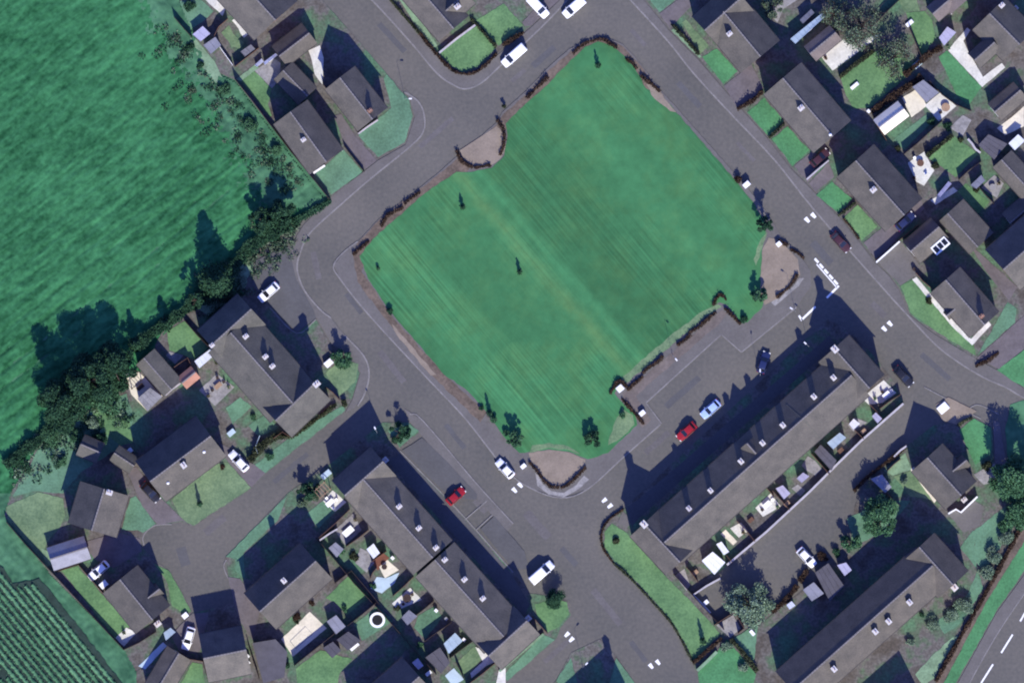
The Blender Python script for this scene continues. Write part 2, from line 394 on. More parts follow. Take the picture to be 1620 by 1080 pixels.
def building(name, label, cat, bodies, chims=(), roof='roof_tile', wall='brick', group=None, windows=True, joints=(), oh=0.3, ridge='ridge', wall_h0=0.0, vents=(), storeys=2):
    """bodies: ((x0,y0),(x1,y1),hw_left,hw_right,eave,ridge) ridge line and half widths in photo pixels, heights in m"""
    B = [(W(*a), W(*b_), hl * S, hr * S, e, r) for (a, b_, hl, hr, e, r) in bodies]
    c0 = (B[0][0] + B[0][1]) / 2
    root = empty(name, (c0.x, c0.y, 0), label, cat, group)
    wm, rm, gm = MB(), MB(), MB()
    for k, (a, b_, hl, hr, e, r) in enumerate(B):
        e -= 0.004 * k; r -= 0.004 * k
        d, n = side(a, b_); th = 0.16
        sec = [(hl, e), (0, r), (-hr, e), (-hr + .03, e - th), (0, r - th * 1.25), (hl - .03, e - th)]
        vs = []
        for q in (a, b_):
            for (s_, z) in sec: p = q + n * s_; vs.append((p.x, p.y, z))
        m_ = len(sec)
        fs = [[i, (i + 1) % m_, m_ + (i + 1) % m_, m_ + i] for i in range(m_)]
        fs += [list(range(m_))[::-1], list(range(m_, 2 * m_))]
        rm.add(vs, fs)
        # walls: pentagon set in from the eaves and verges
        wi = oh; il, ir = max(hl - wi, .1), max(hr - wi, .1)
        el = r - (r - e) * il / hl - th * 1.2; er = r - (r - e) * ir / hr - th * 1.2
        sec = [(il, wall_h0), (il, el), (0, r - th * 1.5), (-ir, er), (-ir, wall_h0)]
        vs = []
        for q, sg in ((a, 1), (b_, -1)):
            q = q + d * (oh * .6 + .01 * k) * sg
            for (s_, z) in sec: p = q + n * s_; vs.append((p.x, p.y, z))
        fs = [[i, i + 1, 6 + i, 5 + i] for i in range(4)] + [[4, 3, 2, 1, 0], [5, 6, 7, 8, 9]]
        wm.add(vs, fs)
        if ridge:
            # ridge tiles, each 0.45 m long, in one course
            L_ = (b_ - a).length; k2 = max(1, int(L_ / 0.6)) if L_ > 4.5 else 1
            for j in range(k2):
                q = a + d * (L_ * (j + .5) / k2)
                gm.box((q.x, q.y, r - 0.05), L_ / k2 - 0.03, 0.27, 0.115, math.atan2(d.y, d.x), 0.9)
    for k, (a, b_, hl, hr, e, r) in enumerate(B):
        d, n = side(a, b_)
        for hw, sg in ((hl, 1), (hr, -1)):
            if (b_ - a).length < 4: continue
            q0, q1 = a + n * sg * (hw + .05) + d * .02 * k, b_ + n * sg * (hw + .05) - d * .02 * k; gt = MB()
            gt.tube([(q0.x, q0.y, e - .1 - .004 * k), (q1.x, q1.y, e - .1 - .004 * k)], [.075, .075], 6)
            gt.build('gutter', 'gutter', root, (c0.x, c0.y, 0))
    wm.build('wall', wall, root, (c0.x, c0.y, 0))
    ro = rm.build('roof', roof, root, (c0.x, c0.y, 0))
    if ridge: gm.build('ridge_tiles', ridge, ro, (c0.x, c0.y, 0))
    for j, (p0, p1) in enumerate(joints):           # dark gap between two roofs
        jm = MB(); q0, q1 = W(*p0), W(*p1); kk = 14
        for t in range(kk):
            u, v = q0.lerp(q1, t / kk), q0.lerp(q1, (t + 1) / kk); pts = []
            d, n = side(u, v); hu, hv = roof_h(B, u), roof_h(B, v)
            if hu < 1 or hv < 1: continue
            vs = []
            for q, h in ((u, hu), (v, hv)):
                for sg in (-1, 1): vs += [(q.x + n.x * .14 * sg, q.y + n.y * .14 * sg, h - .2), (q.x + n.x * .14 * sg, q.y + n.y * .14 * sg, h + .06)]
            jm.add(vs, [[1, 3, 7, 5], [0, 1, 5, 4], [2, 6, 7, 3], [0, 2, 3, 1], [4, 5, 7, 6]])
        if jm.v: jm.build('parapet', 'roof_slate', ro, (c0.x, c0.y, 0))
    d0 = side(B[0][0], B[0][1])[0]; rot = math.atan2(d0.y, d0.x)
    top = max(x[5] for x in B)
    for ch in chims:
        p = W(ch[0], ch[1]); hr_ = roof_h(B, p); k = ch[2] if len(ch) > 2 else 1.0
        z1 = max(hr_ + .95, min(top + 0.35, hr_ + 1.7)) if k >= .9 else hr_ + 0.9
        cm = MB(); cm.mi = 0
        cm.box((p.x, p.y, max(hr_ - 1.0, 0.2)), .86 * k, 1.05 * k, z1 - max(hr_ - 1.0, 0.2), rot)
        cm.box((p.x, p.y, z1), .98 * k, 1.18 * k, 0.14, rot)
        cm.mi = 1
        for sg in (-1, 1):
            q = p + Vector((-d0.y, d0.x)) * .24 * k * sg; cm.cyl((q.x, q.y, z1 + .14), .13 * k, .10 * k, .38, 8)
        cm.build('chimney', ['chimney' if (len(ch) < 4) else ch[3], 'pot'], ro, (p.x, p.y, z1))
    for (vx, vy) in vents:
        p = W(vx, vy); h = roof_h(B, p); vm = MB(); vm.cyl((p.x, p.y, h - .2), .22, .22, .55, 8); vm.cyl((p.x, p.y, h + .35), .3, .12, .15, 8)
        vm.build('roof_vent', 'white_plastic', ro, (p.x, p.y, h))
    if windows:
        a, b_, hl, hr, e, r = B[0]; d, n = side(a, b_); L_ = (b_ - a).length
        nb = max(2, round(L_ / 4.6))
        for sg, hw in ((1, hl), (-1, hr)):
            for i in range(nb):
                t = L_ * (i + .5) / nb
                for st in range(storeys):
                    kinds = [('window', 0.9 if st == 0 else 3.35, 0)]
                    if st == 0: kinds.append(('door', 0.05, 1.45))
                    for kind, z, dx in kinds:
                        q = a + d * (t + dx) + n * sg * (hw - oh + .02)
                        o = bpy.data.objects.new(kind, window_mesh(kind)); COL.objects.link(o); o.parent = root
                        o.location = (q.x - c0.x, q.y - c0.y, z); o.rotation_euler = (0, 0, rot + (math.pi if sg > 0 else 0))
    return root

def house(name, label, r0, r1, hw, chims=(), wings=(), eave=4.95, pitch=0.83, roof='roof_tile', wall='brick', group=None, cat='house', **k):
    hl, hr = hw if isinstance(hw, tuple) else (hw, hw)
    R = eave + max(hl, hr) * S * pitch
    bodies = [(r0, r1, hl, hr, eave, R)]
    for w in wings:
        a, b_, h = w[:3]; rr = R + (w[3] if len(w) > 3 else -0.03)
        ev = w[4] if len(w) > 4 else eave
        bodies.append((a, b_, h, h, ev, rr))
    return building(name, label, cat, bodies, chims, roof, wall, group, **k)

def garage(label, r0, r1, hw, eave=2.3, pitch=0.6, roof='roof_tile', wall='brick', name='garage', cat='garage', group=None, ridge='ridge', **k):
    hl, hr = hw if isinstance(hw, tuple) else (hw, hw)
    R = eave + max(hl, hr) * S * pitch
    root = building(name, label, cat, [(r0, r1, hl, hr, eave, R)], (), roof, wall, group, windows=False, oh=0.2, ridge=ridge, **k)
    a, b_ = W(*r0), W(*r1); d, n = side(a, b_); q = a + d * .08
    dm = MB(); dm.box((q.x, q.y, 0.02), min(2.3, (hl + hr) * S * .6), .09, 2.0, math.atan2(n.y, n.x)); dm.build('door', 'white_plastic', root, (q.x, q.y, 0))
    return root

def shed(label, pts, h=2.2, roof='felt_grey', wall='timber', name='garden_shed', cat='shed', group=None, lean=0.18, ribs=0):
    """small building on a four-cornered plan with a slightly pitched roof sheet"""
    P = [W(*p) for p in pts]
    ar = sum(P[i].x * P[(i + 1) % len(P)].y - P[(i + 1) % len(P)].x * P[i].y for i in range(len(P)))
    if ar < 0: P = P[::-1]
    c = sum(P, Vector((0, 0))) / len(P); n = len(P)
    root = empty(name, (c.x, c.y, 0), label, cat, group)
    q = [c + (p - c) * (1 - .16 / max((p - c).length, .4)) for p in P]
    zz = [h + (lean if i in (0, 1) else -lean) for i in range(n)] if n == 4 else [h] * n
    wm = MB()
    wm.add([(p.x, p.y, 0) for p in q] + [(p.x, p.y, z - .05) for p, z in zip(q, zz)],
           [[i, (i + 1) % n, n + (i + 1) % n, n + i] for i in range(n)] + [[n + i for i in range(n)]])
    wm.build('wall', wall, root, (c.x, c.y, 0))
    rm = MB()
    rm.add([(p.x, p.y, z) for p, z in zip(P, zz)] + [(p.x, p.y, z + .09) for p, z in zip(P, zz)],
           [list(range(n))[::-1], [n + i for i in range(n)]] + [[i, (i + 1) % n, n + (i + 1) % n, n + i] for i in range(n)])
    ro = rm.build('roof', roof, root, (c.x, c.y, 0))
    if n == 4:
        bt = MB(); kb = max(2, int((P[1] - P[0]).length / .9))
        for i in range(kb + 1):
            t = i / kb; u = P[0].lerp(P[1], t); v = P[3].lerp(P[2], t); u = u.lerp(v, .01); v = v.lerp(u, .01)
            bt.tube([(u.x, u.y, zz[0] + .11), (v.x, v.y, zz[3] + .11)], [.03, .03], 4)
        bt.build('roof_battens', roof, ro, (c.x, c.y, 0))
        e = (P[1] - P[0]); m_ = (P[0] + P[1]) / 2
        nn = Vector((e.y, -e.x)).normalized(); m2 = (q[0] + q[1]) / 2 + nn * .02
        dm = MB(); dm.box((m2.x, m2.y, .02), min(.85, e.length * .5), .06, min(1.85, h - .35), math.atan2(e.y, e.x)); dm.build('door', 'timber_light' if wall == 'timber' else 'white_plastic', root, (m2.x, m2.y, 0))
    return root

# ------------------------------------------------------------------ boundaries
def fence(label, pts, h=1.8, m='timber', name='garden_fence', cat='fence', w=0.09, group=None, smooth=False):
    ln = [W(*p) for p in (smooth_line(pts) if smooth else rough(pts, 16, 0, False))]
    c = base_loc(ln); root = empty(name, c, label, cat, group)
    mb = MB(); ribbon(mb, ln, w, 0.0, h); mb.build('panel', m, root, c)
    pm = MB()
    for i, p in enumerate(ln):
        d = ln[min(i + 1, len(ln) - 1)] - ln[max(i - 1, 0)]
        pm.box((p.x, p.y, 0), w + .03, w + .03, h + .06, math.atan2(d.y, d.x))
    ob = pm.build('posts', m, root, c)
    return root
def wall(label, pts, h=1.6, m='wall_pale', w=0.24, name='garden_wall', smooth=False, cat='wall'):
    ln = [W(*p) for p in (smooth_line(pts) if smooth else rough(pts, 14, 0, False))]
    c = base_loc(ln); root = empty(name, c, label, cat)
    mb = MB(); ribbon(mb, ln, w, 0.0, h); mb.build('brickwork', m, root, c)
    cp = MB(); ribbon(cp, ln, w + .08, h + .002, h + .07); cp.build('coping', m, root, c)
    return root

def leaves_blob(mb, c, r, n, size, rnd, flat=1.0):
    c = Vector(c)
    for _ in range(n):
        u = Vector((rnd.gauss(0, 1), rnd.gauss(0, 1), rnd.gauss(0, 1))).normalized() * (rnd.random() ** 0.45) * r
        u.z *= flat
        p = c + u
        if p.z < 0.05: p.z = 0.05 + rnd.random() * .1
        mb.leaf(p, size, rnd, 1.3)

def hedge(label, pts, w=0.9, h=1.2, leaf='leaf_hedge', name='hedge', cat='hedge', group=None, dens=1.0, gappy=0.0, size=.17):
    ln = [W(*p) for p in smooth_line(pts, 3)]
    rnd = random.Random(int(pts[0][0] * 31 + pts[0][1])); c = base_loc(ln)
    mb = MB()
    # twiggy core
    dist = 0; step = 0.35; cur = ln[0]; samples = []
    for i in range(len(ln) - 1):
        L_ = (ln[i + 1] - ln[i]).length; k = max(1, int(L_ / step))
        for j in range(k): samples.append((ln[i].lerp(ln[i + 1], j / k), (ln[i + 1] - ln[i]).normalized()))
    for (p, d) in samples:
        f = .75 + .5 * noise.noise(Vector((p.x * .45, p.y * .45, 3.1)))
        if gappy and noise.noise(Vector((p.x * .35, p.y * .35, 9.0))) < -.55 + gappy: continue
        n = Vector((-d.y, d.x)); hh = h * f; ww = w * f
        mb.box((p.x, p.y, 0), step * 1.5, ww * .7, hh * .82, math.atan2(d.y, d.x) + rnd.uniform(-.12, .12), .85)
        for _ in range(int(11 * dens * max(.6, h / 1.2) * max(.6, w))):
            q = p + n * rnd.uniform(-.55, .55) * ww + d * rnd.uniform(-.3, .3)
            z = hh * (1 - .9 * rnd.random() ** 2.2)
            mb.leaf((q.x, q.y, max(.06, z)), size * rnd.uniform(.8, 1.5), rnd, 1.2)
    if not mb.v: return None
    return tag(mb.build(name, leaf, None, c), label, cat, group)

def tree(label, x, y, r, h, leaf='leaf', name='tree', cat='tree', group=None, bare=0.0, dens=1.5, size=.23, seed=0, z0=.12):
    """broad tree: tapered trunk, limbs, crown of leaf clumps with gaps"""
    p = W(x, y); rnd = random.Random(int(x * 17 + y * 3) + seed)
    root = empty(name, (p.x, p.y, 0), label, cat, group)
    tm = MB(); tr = .05 * h * .6 + .05; lean = Vector((rnd.uniform(-.05, .05), rnd.uniform(-.05, .05)))
    kz = [0, h * .25, h * .5, h * .78]
    tm.tube([(p.x + lean.x * z, p.y + lean.y * z, z) for z in kz], [tr, tr * .75, tr * .5, tr * .15], 8)
    cm = MB(); cl = []
    nc = int(9 + r * 5)
    for i in range(nc):
        a = rnd.random() * 6.283; rr = r * math.sqrt(rnd.random()) * .82
        t = 1 - (rr / r) ** 2 * .55
        z = h * (z0 + (1 - z0) * rnd.uniform(.15, .97) * t)
        q = (p.x + rr * math.cos(a), p.y + rr * math.sin(a), z); cr = r * rnd.uniform(.2, .36)
        cl.append((q, cr))
        zb = h * rnd.uniform(.22, .5)
        tm.tube([(p.x + lean.x * zb, p.y + lean.y * zb, zb), ((p.x + q[0]) / 2, (p.y + q[1]) / 2, (zb + z) / 2 + .1 * r), q], [tr * .4, tr * .22, .02], 5)
        if bare:
            for _ in range(11):
                e = Vector(q) + Vector((rnd.gauss(0, 1), rnd.gauss(0, 1), rnd.gauss(.4, .7))) * cr * .7
                tm.tube([q, e], [.04, .012], 4)
    tm.build('trunk', 'bark', root, (p.x, p.y, 0), True)
    for q, cr in cl:
        n = int(95 * dens * (1 - bare) * max(.35, cr) ** 1.6 / max(.3, size / .3) ** 1.4)
        leaves_blob(cm, q, cr, max(n, 12), size, rnd, .75)
    cm.build('crown', leaf, root, (p.x, p.y, 0))
    return root

def conifer(label, x, y, r, h, leaf='leaf_dark', name='conifer', cat='conifer', group=None, dens=1.0, size=.16, top=.08):
    p = W(x, y); rnd = random.Random(int(x * 19 + y * 5))
    root = empty(name, (p.x, p.y, 0), label, cat, group)
    tm = MB(); tm.tube([(p.x, p.y, 0), (p.x, p.y, h * .5), (p.x, p.y, h * .96)], [.03 * h * .5 + .04, .02 * h * .5 + .02, .01], 7)
    tm.build('trunk', 'bark', root, (p.x, p.y, 0), True)
    cm = MB(); n = int(230 * dens * h * r / max(.12, size) * .12) + 60
    for _ in range(n):
        t = rnd.random() ** 1.25; z = h * (.06 + .94 * t)
        rr = r * (1 - t) ** .75 * (.78 + .3 * math.sin(z * 5.3 + rnd.random())) + r * top
        a = rnd.random() * 6.283; k = rr * rnd.random() ** .4
        cm.leaf((p.x + k * math.cos(a), p.y + k * math.sin(a), z), size * rnd.uniform(.7, 1.4), rnd, 1.0)
    cm.build('crown', leaf, root, (p.x, p.y, 0))
    return root

def bush(label, x, y, r, h, leaf='leaf', name='bush', cat='bush', group=None, dens=1.5, size=.16):
    p = W(x, y); rnd = random.Random(int(x * 23 + y * 7))
    mb = MB(); nb = int(5 + r * 4)
    for _ in range(nb):
        a = rnd.random() * 6.283; k = r * rnd.random() ** .6 * .62
        cr = r * rnd.uniform(.32, .5); z = max(cr * .5, h * rnd.uniform(.25, .8) * (1 - .35 * k / r))
        q = (p.x + k * math.cos(a), p.y + k * math.sin(a), z)
        mb.tube([(p.x, p.y, 0), q], [.05, .02], 5)
        leaves_blob(mb, q, cr, int(110 * dens * max(.4, cr) ** 1.6 / max(.15, size / .3)), size, rnd, min(1.0, h / (2 * r) + .25))
    return tag(mb.build(name, leaf, None, (p.x, p.y, 0)), label, cat, group)

# ------------------------------------------------------------------ vehicles
def loft(mb, secs, cap=True):
    """secs: list of point rings of equal length"""
    n = len(secs[0]); vs = [p for s_ in secs for p in s_]; fs = []
    for k in range(len(secs) - 1):
        for i in range(n): fs.append([k * n + i, (k + 1) * n + i, (k + 1) * n + (i + 1) % n, k * n + (i + 1) % n])
    if cap: fs.append(list(range(n))); fs.append([(len(secs) - 1) * n + i for i in range(n)][::-1])
    mb.add(vs, fs)
def ring(x, hw, z0, z1, k=.10):
    return [(x, -hw * .92, z0), (x, -hw, z0 + .18), (x, -hw, z1 - k * 1.6), (x, -hw + k, z1 - k * .35), (x, -hw * .5, z1 + .012), (x, 0, z1 + .02), (x, hw * .5, z1 + .012),
            (x, hw - k, z1 - k * .35), (x, hw, z1 - k * 1.6), (x, hw, z0 + .18), (x, hw * .92, z0)]
def car(label, x, y, head, paint, kind='car', L=4.3, group='vehicles parked around the estate', name=None):
    """head: world heading of the bonnet in degrees"""
    p = W(x, y); van = kind == 'van'
    nm = name or ('parked_van' if van else 'parked_car')
    root = bpy.data.objects.new(nm, None); COL.objects.link(root); tag(root, label, 'van' if van else 'car', group)
    bm_, k = 'paint_' + paint, L / 4.3
    hw = .92 if van else .87
    xs = lambda v: v * k
    def part(n_, mb, m, par=root, sm=False):
        o = mb.build(n_, m, None, (0, 0, 0), sm); o.parent = par; return o
    b = MB()
    if van:
        belt, top = 1.15, 1.95
        loft(b, [ring(xs(-2.15), hw * .94, .35, 1.05), ring(xs(-2.05), hw, .28, belt), ring(xs(.9), hw, .26, belt), ring(xs(1.45), hw * .97, .26, 1.10), ring(xs(2.0), hw * .9, .28, .92), ring(xs(2.15), hw * .78, .34, .72)])
        cab = [(-2.1, 0), (-2.02, 1), (.45, 1), (1.25, 0)]; tw = hw * .88
    else:
        belt, top = .93, 1.45
        loft(b, [ring(xs(-2.15), hw * .80, .36, .74), ring(xs(-2.0), hw * .95, .28, .90), ring(xs(-1.2), hw, .24, belt), ring(xs(.6), hw, .24, belt), ring(xs(1.2), hw * .98, .24, .86), ring(xs(1.9), hw * .9, .27, .76), ring(xs(2.15), hw * .72, .34, .60)])
        cab = [(-1.75, 0), (-1.25, 1), (.15, 1), (.95, 0)]; tw = hw * .74
    body = part('body', b, bm_, sm=False)
    bw = hw - .1
    (x0, _), (x1, _), (x2, _), (x3, _) = [(xs(a), c) for a, c in cab]
    zb, zt = belt - .02, top
    # greenhouse: pillars/roof painted, glass panes proud of the pillars
    g = MB(); g.add([(x0, -bw, zb), (x0, bw, zb), (x3, bw, zb), (x3, -bw, zb), (x1, -tw, zt - .04), (x1, tw, zt - .04), (x2, tw, zt - .04), (x2, -tw, zt - .04)],
                    [[0, 1, 5, 4], [1, 2, 6, 5], [2, 3, 7, 6], [3, 0, 4, 7], [4, 5, 6, 7]])
    part('cabin', g, bm_)
    r = MB(); rr = []
    for (xx, w_, z) in ((x1 - .06, tw * .9, zt - .05), (x1 + .12, tw * .98, zt + .005), ((x1 + x2) / 2, tw, zt + .03), (x2 - .12, tw * .98, zt + .005), (x2 + .06, tw * .9, zt - .05)):
        rr.append([(xx, -w_, z - .04), (xx, -w_ * .9, z), (xx, 0, z + .025), (xx, w_ * .9, z), (xx, w_, z - .04)])
    loft(r, rr); part('roof_panel', r, bm_, sm=False)
    def pane(nm_, q, off):
        m_ = MB(); c = sum((Vector(v) for v in q), Vector()) / 4
        m_.add([c + (Vector(v) - c) * .88 + Vector(off) for v in q], [[0, 1, 2, 3]]); 
        m_.add([c + (Vector(v) - c) * .88 + Vector(off) * .2 for v in q], [[3, 2, 1, 0]]); part(nm_, m_, 'glass')
    pane('windscreen', [(x3, -bw, zb), (x3, bw, zb), (x2, tw, zt - .04), (x2, -tw, zt - .04)], (.03, 0, .03))
    pane('rear_window', [(x0, bw, zb), (x0, -bw, zb), (x1, -tw, zt - .04), (x1, tw, zt - .04)], (-.03, 0, .03))
    sx = x1 + (x2 - x1) * (.62 if van else 0)
    sxb = x0 + (x3 - x0) * (.62 if van else 0)
    pane('side_window', [(sxb, -bw, zb), (x3, -bw, zb), (x2, -tw, zt - .04), (sx, -tw, zt - .04)], (0, -.03, .01))
    pane('side_window', [(x3, bw, zb), (sxb, bw, zb), (sx, tw, zt - .04), (x2, tw, zt - .04)], (0, .03, .01))
    for wx in (1.35, -1.3):
        for sg in (-1, 1):
            wmb = MB(); wmb.mi = 0; wmb.cyl((xs(wx), sg * (hw - .19), .31), .31, .31, .21, 14, (0, sg, 0)); wmb.mi = 1
            wmb.cyl((xs(wx), sg * (hw + .005), .31), .19, .17, .03, 12, (0, sg, 0)); part('wheel', wmb, ['tyre', 'rim'])
    for sg in (-1, 1):
        hl = MB(); hl.box((xs(2.02), sg * hw * .66, .56 if not van else .74), .22, .32, .13); part('headlight', hl, 'lens')
        tl = MB(); tl.box((xs(-2.09), sg * hw * .72, .64 if not van else .80), .12, .24, .16); part('tail_light', tl, 'tail')
        mr = MB(); mr.box((x3 - .28, sg * (hw + .08), belt - .02), .10, .19, .13); part('wing_mirror', mr, bm_)
    root.location = (p.x, p.y, 0.16 if False else 0.07); root.rotation_euler = (0, 0, math.radians(head))
    return root

# ------------------------------------------------------------------ small things
def lamp_post(label, x, y, h=6.0, ang=0.0):
    p = W(x, y); root = empty('street_lamp', (p.x, p.y, 0), label, 'street lamp', 'street lamps of the estate')
    m = MB(); m.tube([(p.x, p.y, 0), (p.x, p.y, 1.1), (p.x, p.y, 1.15), (p.x, p.y, h)], [.05, .05, .03, .025], 8)
    a = Vector((math.cos(ang), math.sin(ang)))
    m.tube([(p.x, p.y, h - .02), (p.x + a.x * .5, p.y + a.y * .5, h + .15), (p.x + a.x * .8, p.y + a.y * .8, h + .16)], [.025, .02, .02], 6)
    m.build('post', 'metal_grey', root, (p.x, p.y, 0))
    q = p + a * 1.0; l = MB(); l.box((q.x, q.y, h + .1), .62, .26, .12, ang, .8); l.build('lantern', 'white_plastic', root, (q.x, q.y, h))
    return root
def table(label, x, y, m='white_plastic', rnd_=False, rot=0.8, s=1.0, group=None):
    p = W(x, y); root = empty('garden_table', (p.x, p.y, 0), label, 'table', group)
    t = MB()
    if rnd_: t.cyl((p.x, p.y, .70), .75 * s, .75 * s, .05, 18)
    else: t.box((p.x, p.y, .70), 1.7 * s, .95 * s, .05, rot)
    t.build('tabletop', m, root, (p.x, p.y, .7))
    d = Vector((math.cos(rot), math.sin(rot))); n = Vector((-d.y, d.x))
    for a in (-1, 1):
        for b_ in (-1, 1):
            q = p + d * a * .6 * s * (.6 if rnd_ else 1) + n * b_ * .33 * s
            l = MB(); l.box((q.x, q.y, 0), .07, .07, .70, rot); l.build('leg', m, root, (q.x, q.y, 0))
    return root
def chair(label, x, y, m='white_plastic', rot=0.0, group=None):
    p = W(x, y); root = empty('garden_chair', (p.x, p.y, 0), label, 'chair', group)
    d = Vector((math.cos(rot), math.sin(rot))); n = Vector((-d.y, d.x))
    s_ = MB(); s_.box((p.x, p.y, .42), .52, .52, .05, rot); s_.build('seat', m, root, (p.x, p.y, 0))
    q = p - d * .25; b_ = MB(); b_.box((q.x, q.y, .47), .05, .52, .45, rot); b_.build('backrest', m, root, (q.x, q.y, 0))
    for a in (-1, 1):
        for c in (-1, 1):
            q = p + d * a * .22 + n * c * .22; l = MB(); l.box((q.x, q.y, 0), .05, .05, .42, rot); l.build('leg', m, root, (q.x, q.y, 0))
    return root
def bin_(label, x, y, m='timber_dark', rot=.8, group=None):
    p = W(x, y); root = empty('wheelie_bin', (p.x, p.y, 0), label, 'bin', group)
    b = MB(); b.box((p.x, p.y, .06), .48, .55, .9, rot, 1.15); b.build('body', m, root, (p.x, p.y, 0))
    l = MB(); l.box((p.x, p.y, .97), .60, .68, .07, rot, .9); l.build('lid', m, root, (p.x, p.y, 0))
    return root
def box(label, x, y, sx, sy, sz, m='white_plastic', rot=.7, name='storage_box', cat='box', group=None):
    p = W(x, y); root = empty(name, (p.x, p.y, 0), label, cat, group)
    b = MB(); b.box((p.x, p.y, 0), sx, sy, sz, rot); b.build('body', m, root, (p.x, p.y, 0))
    l = MB(); l.box((p.x, p.y, sz + .003), sx + .08, sy + .08, .07, rot, .93); l.build('lid', m, root, (p.x, p.y, 0))
    return root
def planter(label, x, y, r, leaf='leaf', group=None):
    p = W(x, y); root = empty('plant_pot', (p.x, p.y, 0), label, 'plant pot', group)
    b = MB(); b.cyl((p.x, p.y, 0), r * .7, r, .45, 12); b.build('pot', 'pot', root, (p.x, p.y, 0))
    rnd = random.Random(int(x * 5 + y)); l = MB(); leaves_blob(l, (p.x, p.y, .8), r * 1.3, 60, .13, rnd); l.build('foliage', leaf, root, (p.x, p.y, 0))
    return root
# ------------------------------------------------------------------ the setting: ground, roads, lawns
def R(*a): return [tuple(a[i:i + 2]) for i in range(0, len(a), 2)]

g = MB(); g.prism([(-1500, -1500), (1500, -1500), (1500, 1500), (-1500, 1500)], -0.6, -0.05)
tag(g.build('ground', 'rough_grass'), None, None, None, 'structure')

ESTATE = R(255,-200, 285,0, 330,108, 372,127, 427,198, 521,316, 470,350, 400,392, 352,430, 325,452, 255,530, 215,600, 150,640, 60,700, 15,780, 5,815, 75,905, 190,1020, 215,1062, 215,1300, 1800,1300, 1800,-200)
sheet('road', ESTATE, 0.03, 'asphalt', -0.5, 0)

# the open field: real furrows in a relief mesh
def inside(x, y, P):
    c = False; n = len(P)
    for i in range(n):
        x1, y1 = P[i]; x2, y2 = P[i - 1]
        if (y1 > y) != (y2 > y) and x < (x2 - x1) * (y - y1) / (y2 - y1) + x1: c = not c
    return c
FIELD = R(-90,-90, 270,-90, 282,0, 330,110, 374,132, 425,202, 500,300, 520,322, 470,352, 398,395, 345,440, 256,532, 214,604, 148,644, 60,704, 17,780, 7,815, 77,905, 192,1020, 217,1064, 217,1170, -90,1170)
def field_relief():
    st = 2.4; x0, y0, nx, ny = -60, -60, 243, 480
    idx = {}; vs = []; fs = []; mi = []
    ca, sa = math.cos(math.radians(38)), math.sin(math.radians(38))
    def h(px, py):
        w = W(px, py); a = w.x * ca + w.y * sa; b_ = -w.x * sa + w.y * ca
        f = noise.noise(Vector((a * .05, b_ * .45, 0))) * .45 + noise.noise(Vector((a * .2, b_ * 1.3, 5))) * .6 + noise.noise(Vector((w.x * 1.0, w.y * 1.0, 9))) * .75 + noise.noise(Vector((w.x * .2, w.y * .2, 4))) * .5
        band = max(0.0, 1 - abs((px * .62 + py * .78) - 470) / 190)
        s_ = math.sin(b_ * 2.3 + 2.0 * noise.noise(Vector((a * .04, b_ * .1, 2))))
        if noise.noise(Vector((a * .07, b_ * .6, 11))) > -.2: f -= band * 1.5 * max(0, s_) ** 5
        return 0.14 + .14 * f
    for j in range(ny):
        for i in range(nx):
            px, py = x0 + i * st, y0 + j * st
            idx[i, j] = len(vs); w = W(px, py); vs.append((w.x, w.y, h(px, py)))
    for j in range(ny - 1):
        for i in range(nx - 1):
            px, py = x0 + (i + .5) * st, y0 + (j + .5) * st
            if inside(px, py, FIELD):
                fs.append([idx[i, j], idx[i, j + 1], idx[i + 1, j + 1], idx[i + 1, j]])
                # the rough strip round the field edge is another grass
                d = px * .66 + py * .75
                dz = 26 * noise.noise(Vector((px * .11, py * .11, 7))) + 16 * noise.noise(Vector((px * .31, py * .31, 2)))
                e = (px > 20 and py < 330 and px - .62 * py > 222 + dz + 25 * noise.noise(Vector((px * .03, py * .03, 0)))) or (py > 780) or (py + .86 * px > 806 + dz * .7 + 14 * noise.noise(Vector((px * .04, py * .04, 3))) and px < 500 and py > 330)
                mi.append(1 if e else 0)
    used = sorted({i for f in fs for i in f}); mp = {o: n for n, o in enumerate(used)}
    mb = MB(); mb.v = [vs[i] for i in used]; mb.f = [[mp[i] for i in f] for f in fs]; mb.m = mi
    o = mb.build('field', ['field', 'rough_grass'], smooth=True); tag(o, None, None, None, 'structure')
field_relief()

def scatter(name, label, leaf, pts_fn, n, seed, rr, hh, size, per):
    rnd = random.Random(seed); mb = MB(); k = 0
    while k < n:
        q = pts_fn(rnd)
        if q is None: continue
        k += 1; w = W(*q); r = rnd.uniform(*rr); h = rnd.uniform(*hh)
        for _ in range(int(per * r * r * 6) + 4):
            u = rnd.random() ** .5 * r; t = rnd.random() * 6.283
            mb.leaf((w.x + u * math.cos(t), w.y + u * math.sin(t), .08 + h * rnd.random() * (1 - .5 * u / r)), size * rnd.uniform(.7, 1.4), rnd, .5)
    tag(mb.build(name, leaf), label, None, None, 'stuff')
def strip_pt(rnd):
    line = R(270,20, 300,70, 330,112, 360,140, 385,165, 418,204, 450,245, 485,290)
    i = rnd.randrange(len(line) - 1); t = rnd.random(); p = Vector(line[i]).lerp(Vector(line[i + 1]), t)
    d = abs(rnd.gauss(0, 34)); q = p + Vector((-.74, .60)) * (d + 5)
    return q if noise.noise(Vector((q.x * .06, q.y * .06, 3))) > -.1 else None
def clump_pt(rnd):
    q = Vector((rnd.uniform(20, 215), rnd.uniform(640, 770)))
    return q if abs(q.y + .62 * q.x - 760) < 34 and noise.noise(Vector((q.x * .05, q.y * .05, 8))) > -.15 else None
